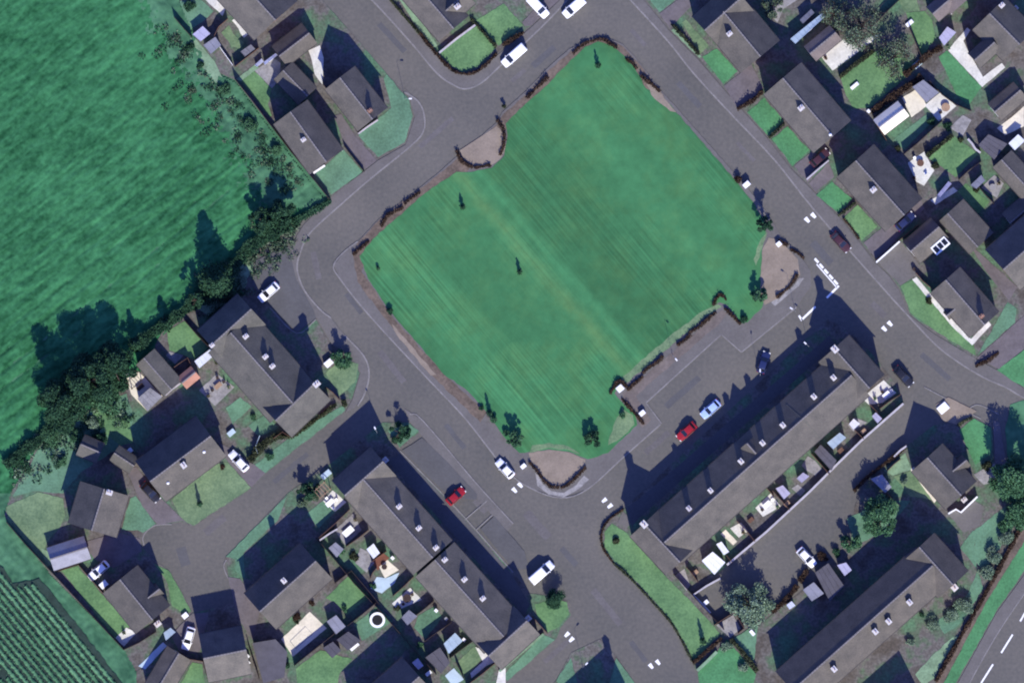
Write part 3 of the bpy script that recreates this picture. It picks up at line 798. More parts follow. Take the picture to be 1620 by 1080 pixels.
def hedge_pt(rnd):
    t = rnd.random(); p = Vector((300, 482)).lerp(Vector((470, 352)), t); q = p + Vector((.6, .8)) * rnd.gauss(8, 15)
    return q if noise.noise(Vector((q.x * .06, q.y * .06, 5))) > -.2 else None
def field_pt(rnd):
    q = Vector((rnd.uniform(-20, 480), rnd.uniform(-20, 800)))
    return q if inside(q.x, q.y, FIELD) and noise.noise(Vector((q.x * .035, q.y * .035, 1))) > .02 else None
scatter('scrub', 'rough dark scrub along the field side of the top left gardens', 'leaf_dark', strip_pt, 120, 3, (.3, 1.0), (.3, .8), .17, 10)
scatter('scrub', 'pale tangled scrub along the field side of the top left gardens', 'leaf_grey', strip_pt, 70, 13, (.3, .9), (.2, .7), .2, 9)
scatter('scrub', 'dark scrub at the garden foot of the left tree clump', 'leaf_dark', clump_pt, 90, 4, (.4, 1.1), (.3, 1.3), .2, 9)
scatter('scrub', 'pale scrub at the garden foot of the left tree clump', 'leaf_pale', clump_pt, 80, 14, (.3, .9), (.2, .8), .2, 8)
scatter('scrub', 'pale brambles on the field hedge beside the parking area', 'leaf_grey', hedge_pt, 150, 6, (.3, .9), (.3, 1.1), .2, 9)
scatter('scrub', 'dark brambles on the field hedge beside the parking area', 'leaf_dark', hedge_pt, 70, 16, (.3, .8), (.3, 1.2), .2, 9)

def crop_rows():
    rnd = random.Random(5); mb = MB()
    poly = R(-70,880, 8,905, 22,930, 60,922, 92,960, 190,1085, 230,1160, -70,1160)
    sheet('crop_soil', R(-70,872, 6,898, 20,923, 62,914, 97,956, 196,1083, 236,1160, -70,1160), 0.30, 'crop_soil', 0, 1.5)
    d = Vector((.64, .77)); n = Vector((-.77, .64))
    for k in range(-14, 40):
        run = []; t = -160
        def flush(run):
            if len(run) < 3: return
            vs = []; fs = []; m_ = 5
            for (w, hw, hh) in run:
                nw = Vector((n.x, -n.y))
                for u, z in ((-1, 0), (-.6, .75), (0, 1), (.6, .75), (1, 0)): p = w + nw * hw * u; vs.append((p.x, p.y, .30 + hh * z))
            for i in range(len(run) - 1):
                for q in range(m_ - 1): fs.append([i * m_ + q, i * m_ + q + 1, (i + 1) * m_ + q + 1, (i + 1) * m_ + q])
            mb.add(vs, fs)
        while t < 420:
            q = Vector((60, 905)) + n * k * 9.6 + d * t + n * rnd.uniform(-.5, .5); t += 2.6
            w = W(q.x, q.y)
            if not inside(q.x, q.y, poly) or noise.noise(Vector((w.x * .16, w.y * .16, 4))) < -.38: flush(run); run = []; continue
            hh = .42 + .22 * noise.noise(Vector((w.x * .9, w.y * .9, 1))); hw = .36 + .12 * rnd.uniform(-1, 1)
            run.append((w, hw, hh))
            for _ in range(5): mb.leaf((w.x + rnd.gauss(0, .2), w.y + rnd.gauss(0, .2), .3 + hh * rnd.uniform(.6, 1.05)), .13, rnd, 1.6)
        flush(run)
    tag(mb.build('crop_rows', 'crop_leaf'), 'rows of leafy green crop in the field corner', None, None, 'stuff')
crop_rows()

# plots of land, raised to kerb height
GZ = 0.10
plots = [
 R(255,-200, 285,0, 330,106, 372,126, 427,197, 521,314, 528,308, 598,252, 640,227, 654,185, 647,157, 604,108, 545,40, 505,-5, 340,-200),
 R(440,-200, 590,-40, 618,0, 664,53, 706,102, 731,115, 757,110, 788,83, 838,42, 905,-18, 905,-200),
 R(960,-200, 962,-90, 1026,5, 1060,46, 1107,93, 1143,135, 1217,218, 1253,265, 1280,292, 1334,346, 1362,382, 1387,414, 1410,436, 1424,457, 1440,497, 1480,527, 1543,567, 1620,499, 1800,340, 1800,-200),
 R(255,528, 325,450, 350,432, 395,470, 430,487, 470,527, 500,505, 524,545, 555,565, 569,590, 556,632, 545,650, 419,749, 397,772, 306,833, 287,824, 245,832, 228,843, 222,862, 240,882, 267,902, 292,944, 303,967, 269,1003, 240,1044, 215,1060, 190,1018, 75,903, 7,815, 17,780, 60,702, 150,642, 215,602),
 R(356,882, 455,780, 520,735, 578,690, 605,668, 646,668, 664,682, 633,712, 707,788, 753,838, 812,905, 838,938, 880,944, 898,950, 903,972, 886,993, 880,1010, 802,1077, 700,1180, 640,1300, 215,1300, 215,1062, 241,1045, 270,1005, 304,969, 345,960, 378,948, 362,912),
 R(985,806, 963,822, 952,841, 954,866, 971,891, 999,916, 1038,958, 1066,991, 1096,1047, 1100,1060, 1150,1005, 1097,938, 1152,893, 1430,638, 1414,604, 1404,590, 1385,565, 1340,520, 1310,505, 1290,522),
 R(1103,1062, 1152,1007, 1185,1003, 1235,960, 1320,895, 1345,865, 1352,800, 1378,748, 1435,705, 1478,672, 1541,661, 1570,676, 1572,728, 1590,790, 1604,835, 1545,945, 1470,1080, 1400,1300, 1160,1300),
 R(880,1075, 903,1032, 950,1010, 975,1038, 1006,1082, 1050,1150, 1000,1300, 700,1300),
]
for p in plots: sheet('garden_ground', p, GZ, 'garden', 0, 0.3)
# rough grass yard at the right edge
tag(None or sheet('yard', R(1598,640, 1700,610, 1700,900, 1622,838, 1607,800, 1596,735, 1590,680), GZ, 'rough_grass', 0, 1), None)

# pavements with kerbs
PZ = 0.12
sheet('pavement', R(640,140, 661,160, 671,182, 669,210, 644,236, 586,283, 540,323, 491,368, 476,397, 470,425, 481,458, 506,489, 524,503, 545,530, 575,562, 584,590, 578,620, 560,646, 546,652, 557,633, 570,590, 556,564, 525,544, 501,503, 487,490, 462,462, 452,425, 458,392, 480,356, 524,311, 598,254, 642,229, 656,186, 649,157), PZ, 'pavement', 0, 0)
sheet('pavement', R(545,-40, 588,0, 652,70, 691,116, 716,134, 737,141, 762,131, 792,104, 866,34, 925,-30, 907,-20, 840,44, 789,86, 757,112, 731,117, 705,104, 663,55, 616,1, 585,-35), PZ, 'pavement', 0, 0)
sheet('pavement', R(975,-24, 997,0, 1058,67, 1097,116, 1156,180, 1226,254, 1288,332, 1398,457, 1440,503, 1480,545, 1515,572, 1556,597, 1592,613, 1620,629, 1700,668, 1700,650, 1620,614, 1577,585, 1545,568, 1479,529, 1438,498, 1422,458, 1408,438, 1385,416, 1360,384, 1332,348, 1278,294, 1251,267, 1215,220, 1141,137, 1105,95, 1058,48, 1024,7, 1000,-24), PZ, 'pavement', 0, 0)
sheet('pavement', R(640,646, 668,664, 750,760, 812,828, 803,840, 738,772, 668,690, 648,667), PZ, 'pavement', 0, 0)
# the apron round the green, reaching the kerb on two sides
sheet('pavement', R(548,396, 528,419, 537,440, 586,501, 674,596, 692,615, 738,664, 800,742, 840,772, 888,787, 930,773, 1047,670, 1022,637, 1141,529, 1173,557, 1260,486, 1284,452, 1282,428, 1262,398, 1236,374, 1222,350, 1200,318, 1165,278, 1100,204, 1045,142, 1006,92, 985,70, 962,60, 930,62, 900,78, 862,112, 830,146, 794,178, 788,192, 742,232, 724,246, 700,268, 660,300, 600,346, 566,382), PZ, 'pavement', 0, 0.4)
sheet('verge', R(557,400, 566,384, 602,346, 662,300, 702,270, 726,250, 742,236, 788,196, 797,180, 832,150, 864,116, 902,82, 932,64, 962,62, 986,74, 1008,98, 1046,146, 1050,152, 1030,160, 940,90, 800,205, 735,275, 640,345, 580,400, 572,430, 620,500, 700,590, 770,652, 760,668, 690,600, 672,580, 606,500, 566,446), 0.13, 'verge_earth', 0, 1.2)

kerb(R(640,146, 661,160, 671,182, 669,210, 644,236, 586,283, 540,323, 491,368, 476,397, 470,425, 481,458, 506,489, 524,503))
kerb(R(545,530, 575,562, 584,590, 578,620, 566,642))
kerb(R(545,-40, 588,0, 652,70, 691,116, 716,134, 737,141, 762,131, 792,104, 866,34, 925,-30))
kerb(R(975,-24, 997,0, 1058,67, 1097,116, 1156,180, 1226,254, 1288,332, 1398,457, 1440,503, 1480,545, 1515,572, 1556,597, 1592,613, 1620,629, 1700,668))
kerb(R(566,382, 546,397, 528,419, 537,440, 586,501, 674,596, 692,615, 738,664, 800,742, 840,772, 888,787, 930,773, 985,724, 1045,671), 0.26)
kerb(R(1047,670, 1022,637), 0.2); kerb(R(1022,637, 1141,529), 0.26); kerb(R(1141,529, 1173,557), 0.22); kerb(R(1173,557, 1260,486), 0.26)
kerb(R(648,655, 668,664, 750,760, 812,828), 0.22)
kerb(R(633,713, 707,788, 753,838, 812,905), 0.24); kerb(R(753,838, 779,814), 0.22, 0.16); kerb(R(735,822, 770,792), 0.22, 0.16)
kerb(R(228,862, 226,850, 234,838, 248,830, 272,829), 0.22); kerb(R(358,885, 354,895, 360,912, 372,930), 0.22)
kerb(R(427,487, 469,527, 500,505), 0.22, 0.17); kerb(R(430,436, 455,416), 0.2)
kerb(R(1520,660, 1545,640, 1580,655), 0.2); kerb(R(1462,612, 1500,632), 0.22); kerb(R(1505,640, 1552,662), 0.22)

# the recreation ground
sheet('green', R(926,74, 946,66, 972,74, 1000,100, 1022,140, 1048,152, 1100,212, 1165,287, 1190,318, 1206,345, 1212,362, 1206,392, 1202,440, 1211,470, 1206,486, 1182,510, 1170,507, 1150,482, 1138,478, 1118,492, 1060,538, 1018,572, 984,600, 972,622, 984,636, 1004,655, 1008,672, 985,694, 962,716, 930,726, 900,714, 868,710, 838,714, 822,716, 800,694, 772,654, 735,614, 700,590, 684,570, 640,520, 612,486, 582,440, 569,405, 590,378, 640,334, 672,306, 722,272, 748,272, 778,266, 798,246, 803,216, 800,196, 832,164, 872,128, 902,96), 0.15, 'mown_green', 0, 1.0)
arc = [(763 + 37 * math.cos(a), 228 + 36 * math.sin(a)) for a in [math.radians(v) for v in range(-52, 165, 12)]]
sheet('lay_by', arc, 0.158, 'tan_gravel', 0, 0)
sheet('lay_by', R(1206,395, 1216,376, 1235,380, 1262,410, 1266,434, 1252,452, 1230,472, 1210,482, 1202,462, 1204,430), 0.155, 'tan_gravel', 0, 0.8)
sheet('lay_by', R(836,716, 868,711, 900,715, 926,726, 924,742, 908,757, 890,769, 873,768, 858,757, 842,738), 0.155, 'tan_gravel', 0, 0.8)
for p in (R(1220,478, 1226,484, 1264,452, 1272,440, 1264,440, 1254,454), R(846,742, 858,764, 872,776, 892,779, 912,766, 924,752, 932,758, 914,774, 892,786, 868,782, 850,768)):
    sheet('grass_strip', p, 0.14, 'slabs', 0, 0.5)
sheet('path', R(985,622, 1000,612, 1142,490, 1150,496, 1138,512, 1040,596, 1006,626, 1030,664, 1016,676, 990,640), 0.135, 'path_brown', 0, 1.0)

# lawns: outline, material
LAWNS = [
 (R(381,128, 402,113, 430,140, 424,165, 430,183, 427,186), 'lawn'),
 (R(498,276, 543,236, 573,272, 524,308), 'lawn_blue'), (R(567,214, 619,171, 607,124, 612,118, 646,157, 653,184, 640,225, 598,249), 'lawn_blue'),
 (R(694,82, 756,40, 785,76, 756,106, 731,113, 711,102), 'lawn'), (R(752,33, 797,6, 827,40, 789,73), 'lawn'),
 (R(1022,-8, 1072,-30, 1078,-8, 1043,20), 'lawn_blue'), (R(1062,48, 1068,44, 1110,90, 1106,92), 'pale_grass'),
 (R(1079,36, 1085,31, 1121,72, 1107,86), 'lawn_dry'), (R(1111,90, 1134,77, 1167,113, 1144,133), 'lawn_vivid'),
 (R(1182,178, 1209,155, 1240,192, 1217,216), 'lawn_vivid'), (R(1221,220, 1246,200, 1280,238, 1254,263), 'lawn_vivid'),
 (R(1291,309, 1316,287, 1348,315, 1328,337), 'lawn_vivid'), (R(1335,344, 1357,324, 1388,358, 1363,381), 'lawn'),
 (R(1425,452, 1446,441, 1505,508, 1540,540, 1544,562, 1482,525, 1440,494), 'lawn'), (R(1546,563, 1594,478, 1608,488, 1606,510), 'lawn_blue'),
 (R(1577,585, 1600,568, 1640,540, 1720,500, 1720,655, 1620,612, 1598,600), 'lawn_vivid'),
 (R(1330,124, 1393,76, 1420,82, 1440,98, 1460,101, 1376,170, 1350,172, 1338,150), 'lawn'),
 (R(1414,221, 1466,181, 1472,196, 1430,238), 'lawn_blue'), (R(1469,250, 1509,214, 1548,244, 1512,281, 1497,270), 'lawn'),
 (R(1515,303, 1528,290, 1565,320, 1547,338), 'lawn'), (R(1485,90, 1498,80, 1553,138, 1533,167, 1513,150), 'lawn_vivid'),
 (R(1433,20, 1463,18, 1475,33, 1480,60, 1458,92, 1442,43), 'lawn'), (R(1420,0, 1450,0, 1456,18, 1432,20), 'lawn_dry'),
 (R(515,590, 540,568, 567,575, 562,604, 537,626, 522,602), 'lawn_dry'), (R(400,738, 458,692, 543,640, 546,649, 419,748), 'lawn_blue'),
 (R(357,645, 380,628, 398,643, 368,671), 'lawn_blue'), (R(393,673, 421,654, 441,677, 410,690), 'lawn_blue'),
 (R(264,523, 292,508, 329,550, 308,569, 290,561, 268,554), 'lawn'),
 (R(272,790, 336,734, 360,731, 397,771, 306,831, 287,822), 'lawn_dry'), (R(192,838, 206,788, 215,784, 246,828, 226,842, 218,838), 'lawn_blue'),
 (R(10,800, 60,778, 100,788, 103,815, 96,832, 80,850, 70,868, 74,896, 12,822), 'lawn_dry'), (R(150,640, 178,655, 206,668, 210,700, 190,704, 160,680, 145,660), 'lawn'),
 (R(97,902, 122,895, 178,958, 205,991, 183,1010), 'lawn'), (R(244,891, 267,902, 291,945, 302,966, 293,972, 272,958, 264,919), 'lawn'),
 (R(284,1085, 304,1047, 320,1050, 324,1085), 'lawn'),
 (R(357,880, 455,783, 440,822, 385,874, 372,884), 'lawn_blue'), (R(372,884, 385,874, 388,916, 372,902), 'lawn_blue'),
 (R(515,945, 553,908, 585,943, 548,972, 530,952), 'lawn'), (R(560,987, 598,957, 622,982, 573,1013), 'lawn_blue'),
 (R(468,1057, 507,1028, 558,1042, 538,1063, 533,1085, 470,1085), 'lawn'), (R(486,812, 511,792, 530,809, 504,835), 'lawn_blue'),
 (R(661,974, 688,958, 700,976, 673,1010, 655,992), 'lawn_blue'), (R(724,1045, 751,1021, 763,1039, 736,1074), 'lawn_dry'),
 (R(794,1070, 858,1003, 878,1011, 803,1076), 'lawn_blue'), (R(846,955, 880,946, 897,952, 901,970, 885,990, 866,1000, 850,975), 'lawn'),
 (R(614,681, 646,669, 663,681, 632,708), 'lawn_blue'),
 (R(968,828, 992,843, 1027,882, 1052,910, 1097,955, 1140,1002, 1098,1044, 1068,988, 1040,955, 1000,912, 974,888, 957,864, 956,842), 'lawn'),
 (R(1104,1064, 1135,1030, 1150,1010, 1196,1066, 1190,1090, 1108,1090), 'lawn_vivid'),
 (R(1517,680, 1541,662, 1568,676, 1568,717, 1543,735), 'lawn_vivid'), (R(1414,753, 1441,744, 1475,790, 1440,785), 'lawn_dry'),
 (R(1160,1010, 1200,985, 1192,1050), 'lawn_blue'), (R(1519,866, 1540,838, 1546,900), 'lawn_blue'),
 (R(975,1040, 1006,1082, 1040,1150, 1000,1150, 963,1085), 'lawn_blue'), (R(880,1076, 903,1040, 915,1085, 900,1110), 'lawn_blue'),
 (R(565,640, 560,650, 606,676, 600,690, 552,700, 538,694), 'lawn_blue')][:-1]
for i, (p, m) in enumerate(LAWNS): sheet('lawn', p, 0.145 + .001 * (i % 7), m, 0, 0.8)

for p, m in ((R(20,785, 62,708, 150,648, 200,622, 212,662, 200,700, 130,745, 100,780, 60,776), 'lawn_blue'), (R(296,474, 345,438, 398,398, 402,428, 375,460, 330,500), 'pale_grass'),
             (R(1448,1066, 1475,1036, 1506,1008, 1516,1004, 1478,1072, 1462,1085), 'pale_grass'), (R(1480,985, 1500,968, 1530,940, 1548,900, 1556,930, 1520,985, 1494,1002), 'lawn_blue'),
             (R(1540,840, 1590,800, 1602,836, 1556,905, 1545,890), 'lawn_blue'), (R(1340,820, 1400,790, 1440,792, 1400,840, 1352,862), 'lawn_blue')):
    sheet('rough_lawn', p, 0.125, m, 0, 1.2)
sheet('forecourt', R(990,803, 1010,790, 1292,548, 1312,530, 1322,545, 1012,818, 1000,832), .115, 'asphalt_dark', 0, 0)
sheet('forecourt', R(635,716, 707,791, 752,840, 808,905, 826,935, 838,955, 830,975, 770,905, 640,758, 612,728), .115, 'asphalt_dark', 0, 0)
PAV = [
 ('patio', R(488,80, 506,72, 512,92, 510,134, 498,118, 494,98), 'pale_slabs'), ('patio', R(403,112, 432,92, 444,100, 443,125, 430,140), 'slabs'),
 ('path', R(373,126, 403,103, 410,107, 381,129), 'pale_grass'), ('path', R(301,60, 310,62, 340,98, 352,124, 342,132, 318,104), 'pale_grass'),
 ('driveway', R(528,183, 546,230, 577,269, 596,254, 560,212, 540,180), 'drive'), ('path', R(632,0, 640,0, 672,42, 692,72, 688,76, 664,50), 'pale_grass'),
 ('driveway', R(830,42, 826,36, 870,-12, 905,-18, 840,41), 'drive'), ('driveway', R(1043,22, 1086,-10, 1094,10, 1060,45), 'drive'),
 ('driveway', R(1145,136, 1189,102, 1208,140, 1168,174), 'drive'), ('driveway', R(1256,263, 1284,240, 1312,252, 1278,288), 'drive'),
 ('driveway', R(1280,290, 1311,256, 1320,280, 1290,304), 'drive'), ('driveway', R(1366,384, 1455,312, 1462,330, 1388,412), 'drive'),
 ('driveway', R(1388,414, 1425,382, 1455,420, 1445,438, 1424,452, 1408,434), 'pavement'),
 ('path', R(1443,442, 1450,438, 1513,513, 1536,536, 1564,508, 1568,514, 1538,546, 1508,518), 'pale_slabs'),
 ('driveway', R(1545,566, 1622,497, 1800,345, 1800,440, 1622,550, 1580,584), 'drive'),
 ('driveway', R(1535,388, 1550,400, 1610,454, 1596,475, 1560,430), 'drive'),
 ('patio', R(1222,0, 1262,0, 1240,14, 1230,36, 1224,30), 'slabs'), ('patio', R(1300,91, 1335,62, 1342,71, 1388,55, 1391,58, 1317,112), 'pale_slabs'),
 ('patio', R(1427,155, 1452,140, 1466,168, 1442,186), 'cream_slabs'), ('patio', R(1463,167, 1487,147, 1513,168, 1485,192), 'pale_slabs'),
 ('path', R(1510,67, 1530,44, 1535,48, 1524,65, 1531,80, 1555,122, 1585,100, 1590,107, 1554,138, 1500,80), 'pale_slabs'),
 ('patio', R(1472,317, 1480,324, 1515,302, 1508,296), 'pale_slabs'), ('patio', R(1552,297, 1573,277, 1588,290, 1577,313), 'slabs'),
 ('patio', R(1502,202, 1523,182, 1537,190, 1523,215), 'slabs'), ('patio', R(1436,258, 1462,240, 1478,270, 1462,294, 1450,288), 'pale_slabs'),
 ('patio', R(1577,203, 1600,186, 1620,168, 1620,200, 1590,214), 'cream_slabs'),
 ('parking', R(405,412, 456,388, 468,440, 496,490, 500,503, 470,526, 430,486, 398,450), 'asphalt_dark'),
 ('patio', R(197,591, 216,584, 257,626, 233,650, 208,624), 'cream_slabs'), ('patio', R(268,556, 290,562, 277,576, 262,562), 'slabs'),
 ('patio', R(315,617, 343,591, 371,612, 340,642), 'slabs'), ('driveway', R(345,700, 372,712, 420,748, 398,770, 362,732, 352,718), 'drive'),
 ('driveway', R(200,742, 216,738, 250,782, 300,831, 288,823, 250,830, 225,800), 'drive'),
 ('patio', R(183,1008, 200,992, 216,1000, 196,1022), 'pale_slabs'), ('patio', R(64,866, 78,872, 84,892, 74,896), 'pale_grass'),
 ('path', R(219,1053, 258,1015, 264,1021, 230,1058), 'pale_blue'), ('driveway', R(130,858, 188,842, 222,852, 224,872, 180,898, 150,884), 'drive'),
 ('driveway', R(270,1004, 304,970, 330,968, 322,1010, 316,1030, 296,1034, 284,1030), 'drive'),
 ('driveway', R(360,912, 380,915, 412,962, 400,1012, 378,980), 'drive'),
 ('patio', R(445,1010, 490,967, 517,993, 463,1038), 'cream_slabs'), ('patio', R(511,792, 526,775, 548,794, 530,809), 'pale_slabs'),
 ('patio', R(530,838, 559,811, 572,838, 546,862), 'slabs'), ('patio', R(600,896, 613,885, 631,901, 609,914), 'cream_slabs'),
 ('patio', R(596,912, 610,914, 632,905, 624,922, 604,938, 586,930), 'pale_blue'), ('patio', R(620,954, 649,929, 667,948, 630,964), 'pale_slabs'),
 ('patio', R(570,866, 582,872, 592,890, 580,905, 562,890), 'slabs'), ('patio', R(704,1068, 718,1056, 734,1074, 716,1085), 'pale_blue'),
 ('path', R(752,1023, 758,1020, 776,1036, 784,1046, 770,1052, 746,1072, 744,1064, 764,1046), 'pale_slabs'), ('path', R(790,1056, 800,1056, 800,1085, 784,1085), 'pale_slabs'),
 ('parking', R(668,692, 705,728, 755,782, 754,790, 712,788, 636,712), 'asphalt_dark'), ('parking', R(760,836, 782,816, 830,872, 838,900, 812,900), 'asphalt_dark'),
 ('path', R(985,808, 992,814, 998,828, 990,836, 978,826), 'pavement'),
 ('patio', R(1195,803, 1219,780, 1235,800, 1207,817), 'pale_slabs'), ('patio', R(1155,835, 1172,826, 1183,840, 1169,850), 'pale_slabs'),
 ('patio', R(1140,844, 1148,837, 1166,856, 1160,862), 'cream_slabs'), ('patio', R(1068,910, 1083,899, 1092,925, 1086,934), 'slabs'),
 ('patio', R(1363,629, 1398,601, 1418,621, 1396,637, 1375,640), 'pale_slabs'), ('patio', R(1252,772, 1262,766, 1274,776, 1266,785), 'slabs'),
 ('patio', R(1268,736, 1278,721, 1289,728, 1300,742, 1290,752, 1276,744), 'slabs'), ('patio', R(1341,672, 1352,660, 1372,668, 1350,682), 'slabs'),
 ('patio', R(1133,988, 1160,972, 1172,994, 1155,1008), 'slabs'), ('patio', R(1540,750, 1576,731, 1574,763, 1556,766), 'slabs'),
 ('path', R(1440,742, 1446,738, 1482,790, 1478,795), 'cream_slabs'), ('patio', R(1398,744, 1432,716, 1442,742, 1412,752), 'pale_grass'),
 ('path', R(1571,664, 1582,668, 1592,735, 1586,760, 1574,735), 'drive'), ('pavement', R(1480,640, 1500,628, 1545,650, 1515,672, 1490,664), 'tan_gravel'),
 ('path', R(1495,808, 1520,796, 1540,790, 1556,800, 1550,830, 1524,842, 1510,824), 'pavement'),
 ('yard', R(1150,895, 1345,716, 1352,790, 1340,850, 1262,920, 1222,930, 1180,905), 'asphalt_dark')][:-1]
for i, (nm, p, m) in enumerate(PAV): sheet(nm, p, 0.158 + .0015 * (i % 12), m, 0, 0.4)
for nm, p, m, z in (('patio', R(350,52, 362,40, 373,58, 386,68, 380,78, 366,74), 'lawn_dry', .150), ('patio', R(367,33, 372,29, 392,55, 386,60), 'pale_slabs', .156), ('patio', R(325,0, 345,0, 358,12, 352,26, 340,14), 'pale_slabs', .151),
                ('lawn', R(284,2, 318,0, 338,18, 326,30, 312,40, 300,48, 292,24), 'lawn_blue', .140), ('patio', R(585,887, 603,872, 616,882, 604,894, 598,902), 'red_paving', .152),
                ('worn_edge', R(1136,481, 1112,492, 1060,531, 1010,574, 982,600, 990,606, 1020,582, 1064,544, 1120,498, 1142,485), 'lawn_dry', .158), ('worn_edge', R(984,646, 1001,656, 1004,671, 982,693, 962,704, 970,674), 'lawn_dry', .158),
                ('worn_edge', R(838,716, 868,708, 902,712, 918,718, 900,706, 868,700, 842,704), 'lawn_dry', .157), ('worn_edge', R(1196,420, 1206,392, 1214,366, 1204,378, 1192,410), 'lawn_dry', .157),
                ('worn_edge', R(620,512, 642,536, 666,566, 690,592, 682,594, 655,562, 628,530), 'tan_gravel', .156), ('worn_edge', R(1018,118, 1042,144, 1070,178, 1060,176, 1030,150), 'tan_gravel', .157)):
    sheet(nm, p, z, m, 0, 1.3)
# inset border in the cream patio
mb = MB(); cp = [W(*q) for q in R(459,1013, 483,990, 494,1002, 468,1025, 459,1013)]; ribbon(mb, cp, .16, .12, .17); tag(mb.build('paving_border', 'slabs', None, base_loc(cp)), None, None, None, 'structure')

# main road in the bottom right corner with its verge
sheet('verge', R(1640,800, 1548,945, 1478,1085, 1440,1160, 1470,1160, 1490,1085, 1560,955, 1660,815), 0.11, 'verge_earth', 0, 1)
sheet('verge', R(1650,810, 1560,952, 1490,1085, 1462,1160, 1490,1160, 1512,1080, 1575,968, 1660,845), 0.13, 'lawn_vivid', 0, 0.8)
sheet('pavement', R(1700,800, 1577,968, 1514,1082, 1480,1160, 1500,1160, 1532,1084, 1592,980, 1700,830), 0.12, 'pavement', 0, 0)
kerb(R(1700,830, 1592,980, 1532,1084, 1500,1160), 0.2)

# painted markings
def marks(name, polys, z=0.037):
    for p in polys:
        mb = MB(); mb.prism([W(*q) for q in p], 0.0, z); tag(mb.build(name, 'paint', None, base_loc([W(*q) for q in p])), None, None, None, 'structure')
def dash(a, b_, w):
    a, b_ = Vector(a), Vector(b_); d = (b_ - a).normalized(); n = Vector((-d.y, d.x)) * w / 2
    return [tuple(a + n), tuple(b_ + n), tuple(b_ - n), tuple(a - n)]
lines = []
for i in range(5):
    t0, t1 = i / 5, i / 5 + .15; a, b_ = Vector((1289, 409)), Vector((1327, 452))
    lines.append(dash(a.lerp(b_, t0), a.lerp(b_, t1), 3.6))
lines += [dash((1292, 418), (1324, 455), 1.8), dash((1327, 452), (1308, 471), 3.2), dash((1290, 485), (1268, 506), 3.2), dash((1269, 507), (1264, 499), 3.2)]
for a, b_ in (((1622, 968), (1614, 982)), ((1602, 1003), (1584, 1032)), ((1571, 1050), (1552, 1080)), ((1542, 1100), (1530, 1124))): lines.append(dash(a, b_, 2.6))
marks('road_marking', lines)
tri = []
for (x, y, dx, dy) in ((1277,348,.7,.75), (1287,341,.7,.75), (1399,520,.7,.7), (1408,512,.7,.7), (823,767,.68,.73), (814,775,.68,.73), (956,791,-.75,.6), (965,800,-.75,.6), (1030,1053,.6,.75), (1041,1047,.6,.75), (897,1003,-.7,.7), (904,1011,-.7,.7), (799,820,.68,.73), (771,797,.68,.73)):
    n = Vector((-dy, dx)); d = Vector((dx, dy)); c = Vector((x, y))
    tri.append([tuple(c - d * 4.5 + n * 3.2), tuple(c + d * 4.5 + n * 2), tuple(c + d * 4.5 - n * 2), tuple(c - d * 4.5 - n * 3.2)])
marks('road_marking', tri, 0.041)

rnd = random.Random(21)
for (x, y, dx, dy, l, w, m) in ((620,60,.68,.73,60,9,1), (690,210,-.75,.66,70,8,0), (860,90,.75,-.66,46,10,1), (1010,60,.68,.73,34,7,0), (1090,150,.68,.73,52,9,1), (1180,240,.68,.73,40,6,0), (1300,400,.66,.75,44,12,1),
   (1390,490,.7,.7,30,10,0), (1480,580,.75,.66,60,9,1), (500,420,.2,.98,44,9,0), (560,480,.6,.78,40,8,1), (620,580,.62,.78,62,10,0), (720,690,.62,.78,48,8,1), (850,830,.66,.75,54,14,0), (900,880,.66,.75,36,9,1), (960,960,.62,.78,70,11,0),
   (1010,1030,.6,.8,40,8,1), (460,740,.77,-.64,70,8,1), (340,830,.77,-.64,40,12,0), (290,880,.3,.95,30,16,1), (1080,620,.75,-.66,70,10,1), (1040,700,.75,-.66,50,9,0), (1330,700,.75,-.66,90,9,1), (1220,800,.75,-.66,70,10,0), (880,1030,-.75,.66,50,8,0), (760,800,.66,.75,26,10,0), (820,120,.75,-.66,28,7,0)):
    dd = Vector((dx, dy)); n = Vector((-dy, dx)); cc = Vector((x, y))
    sheet('road_patch', [tuple(cc - dd * l / 2 - n * w / 2), tuple(cc + dd * l / 2 - n * w / 2), tuple(cc + dd * l / 2 + n * w / 2), tuple(cc - dd * l / 2 + n * w / 2)], .034, 'asphalt_dark' if m else 'asphalt_worn', 0, .5)
# ------------------------------------------------------------------ houses
def hd(dx, dy): return math.degrees(math.atan2(-dy, dx))
SEM = 'semi-detached houses along the north-east street'
house('house', 'dark roofed house cut by the top edge, above the narrow brown garage', (377,-32), (437,34), 46)
garage('narrow brown roofed garage below the house at the top edge, beside white paving', (442,90), (490,53), 20, roof='roof_tile_brown')
garage('dark tiled garage in the shade behind the two houses of the top left block', (448,112), (487,153), 20)
house('house', 'left one of two parallel gabled houses in the top left block, by the field', (460,178), (517,257), 33, chims=[(481,222,.8)])
house('house', 'right one of two parallel gabled houses in the top left block, beside the junction', (538,124), (590,190), 30, chims=[(586,176,.8,'brick')])
house('house', 'house with a chimneyed side wing behind two square lawns, top middle of the photo', (660,-20), (718,47), 31, wings=[((702,22), (738,-10), 22, -.9)], chims=[(724,12)])
house('house', 'north-east street semi with a cross gable, nearest the top edge', (1143,20), (1202,91), 40, wings=[((1114,50), (1173,-3), 30)], chims=[(1153,55,.9)], group=SEM)
house('house', 'middle north-east street semi between two shared driveways, front lawns split by hedge', (1237,125), (1316,217), 39, chims=[(1266,172,1.0)], group=SEM, vents=[(1312,214)])
house('house', 'north-east street semi beside the drive where the blue car stands', (1352,255), (1429,341), 39, chims=[(1380,301,1.0)], group=SEM)
garage('garage with solar panel frame on its pale slope, beside the north-east street', (1440,398), (1485,359), (19, 24), eave=2.6, roof='roof_tile')
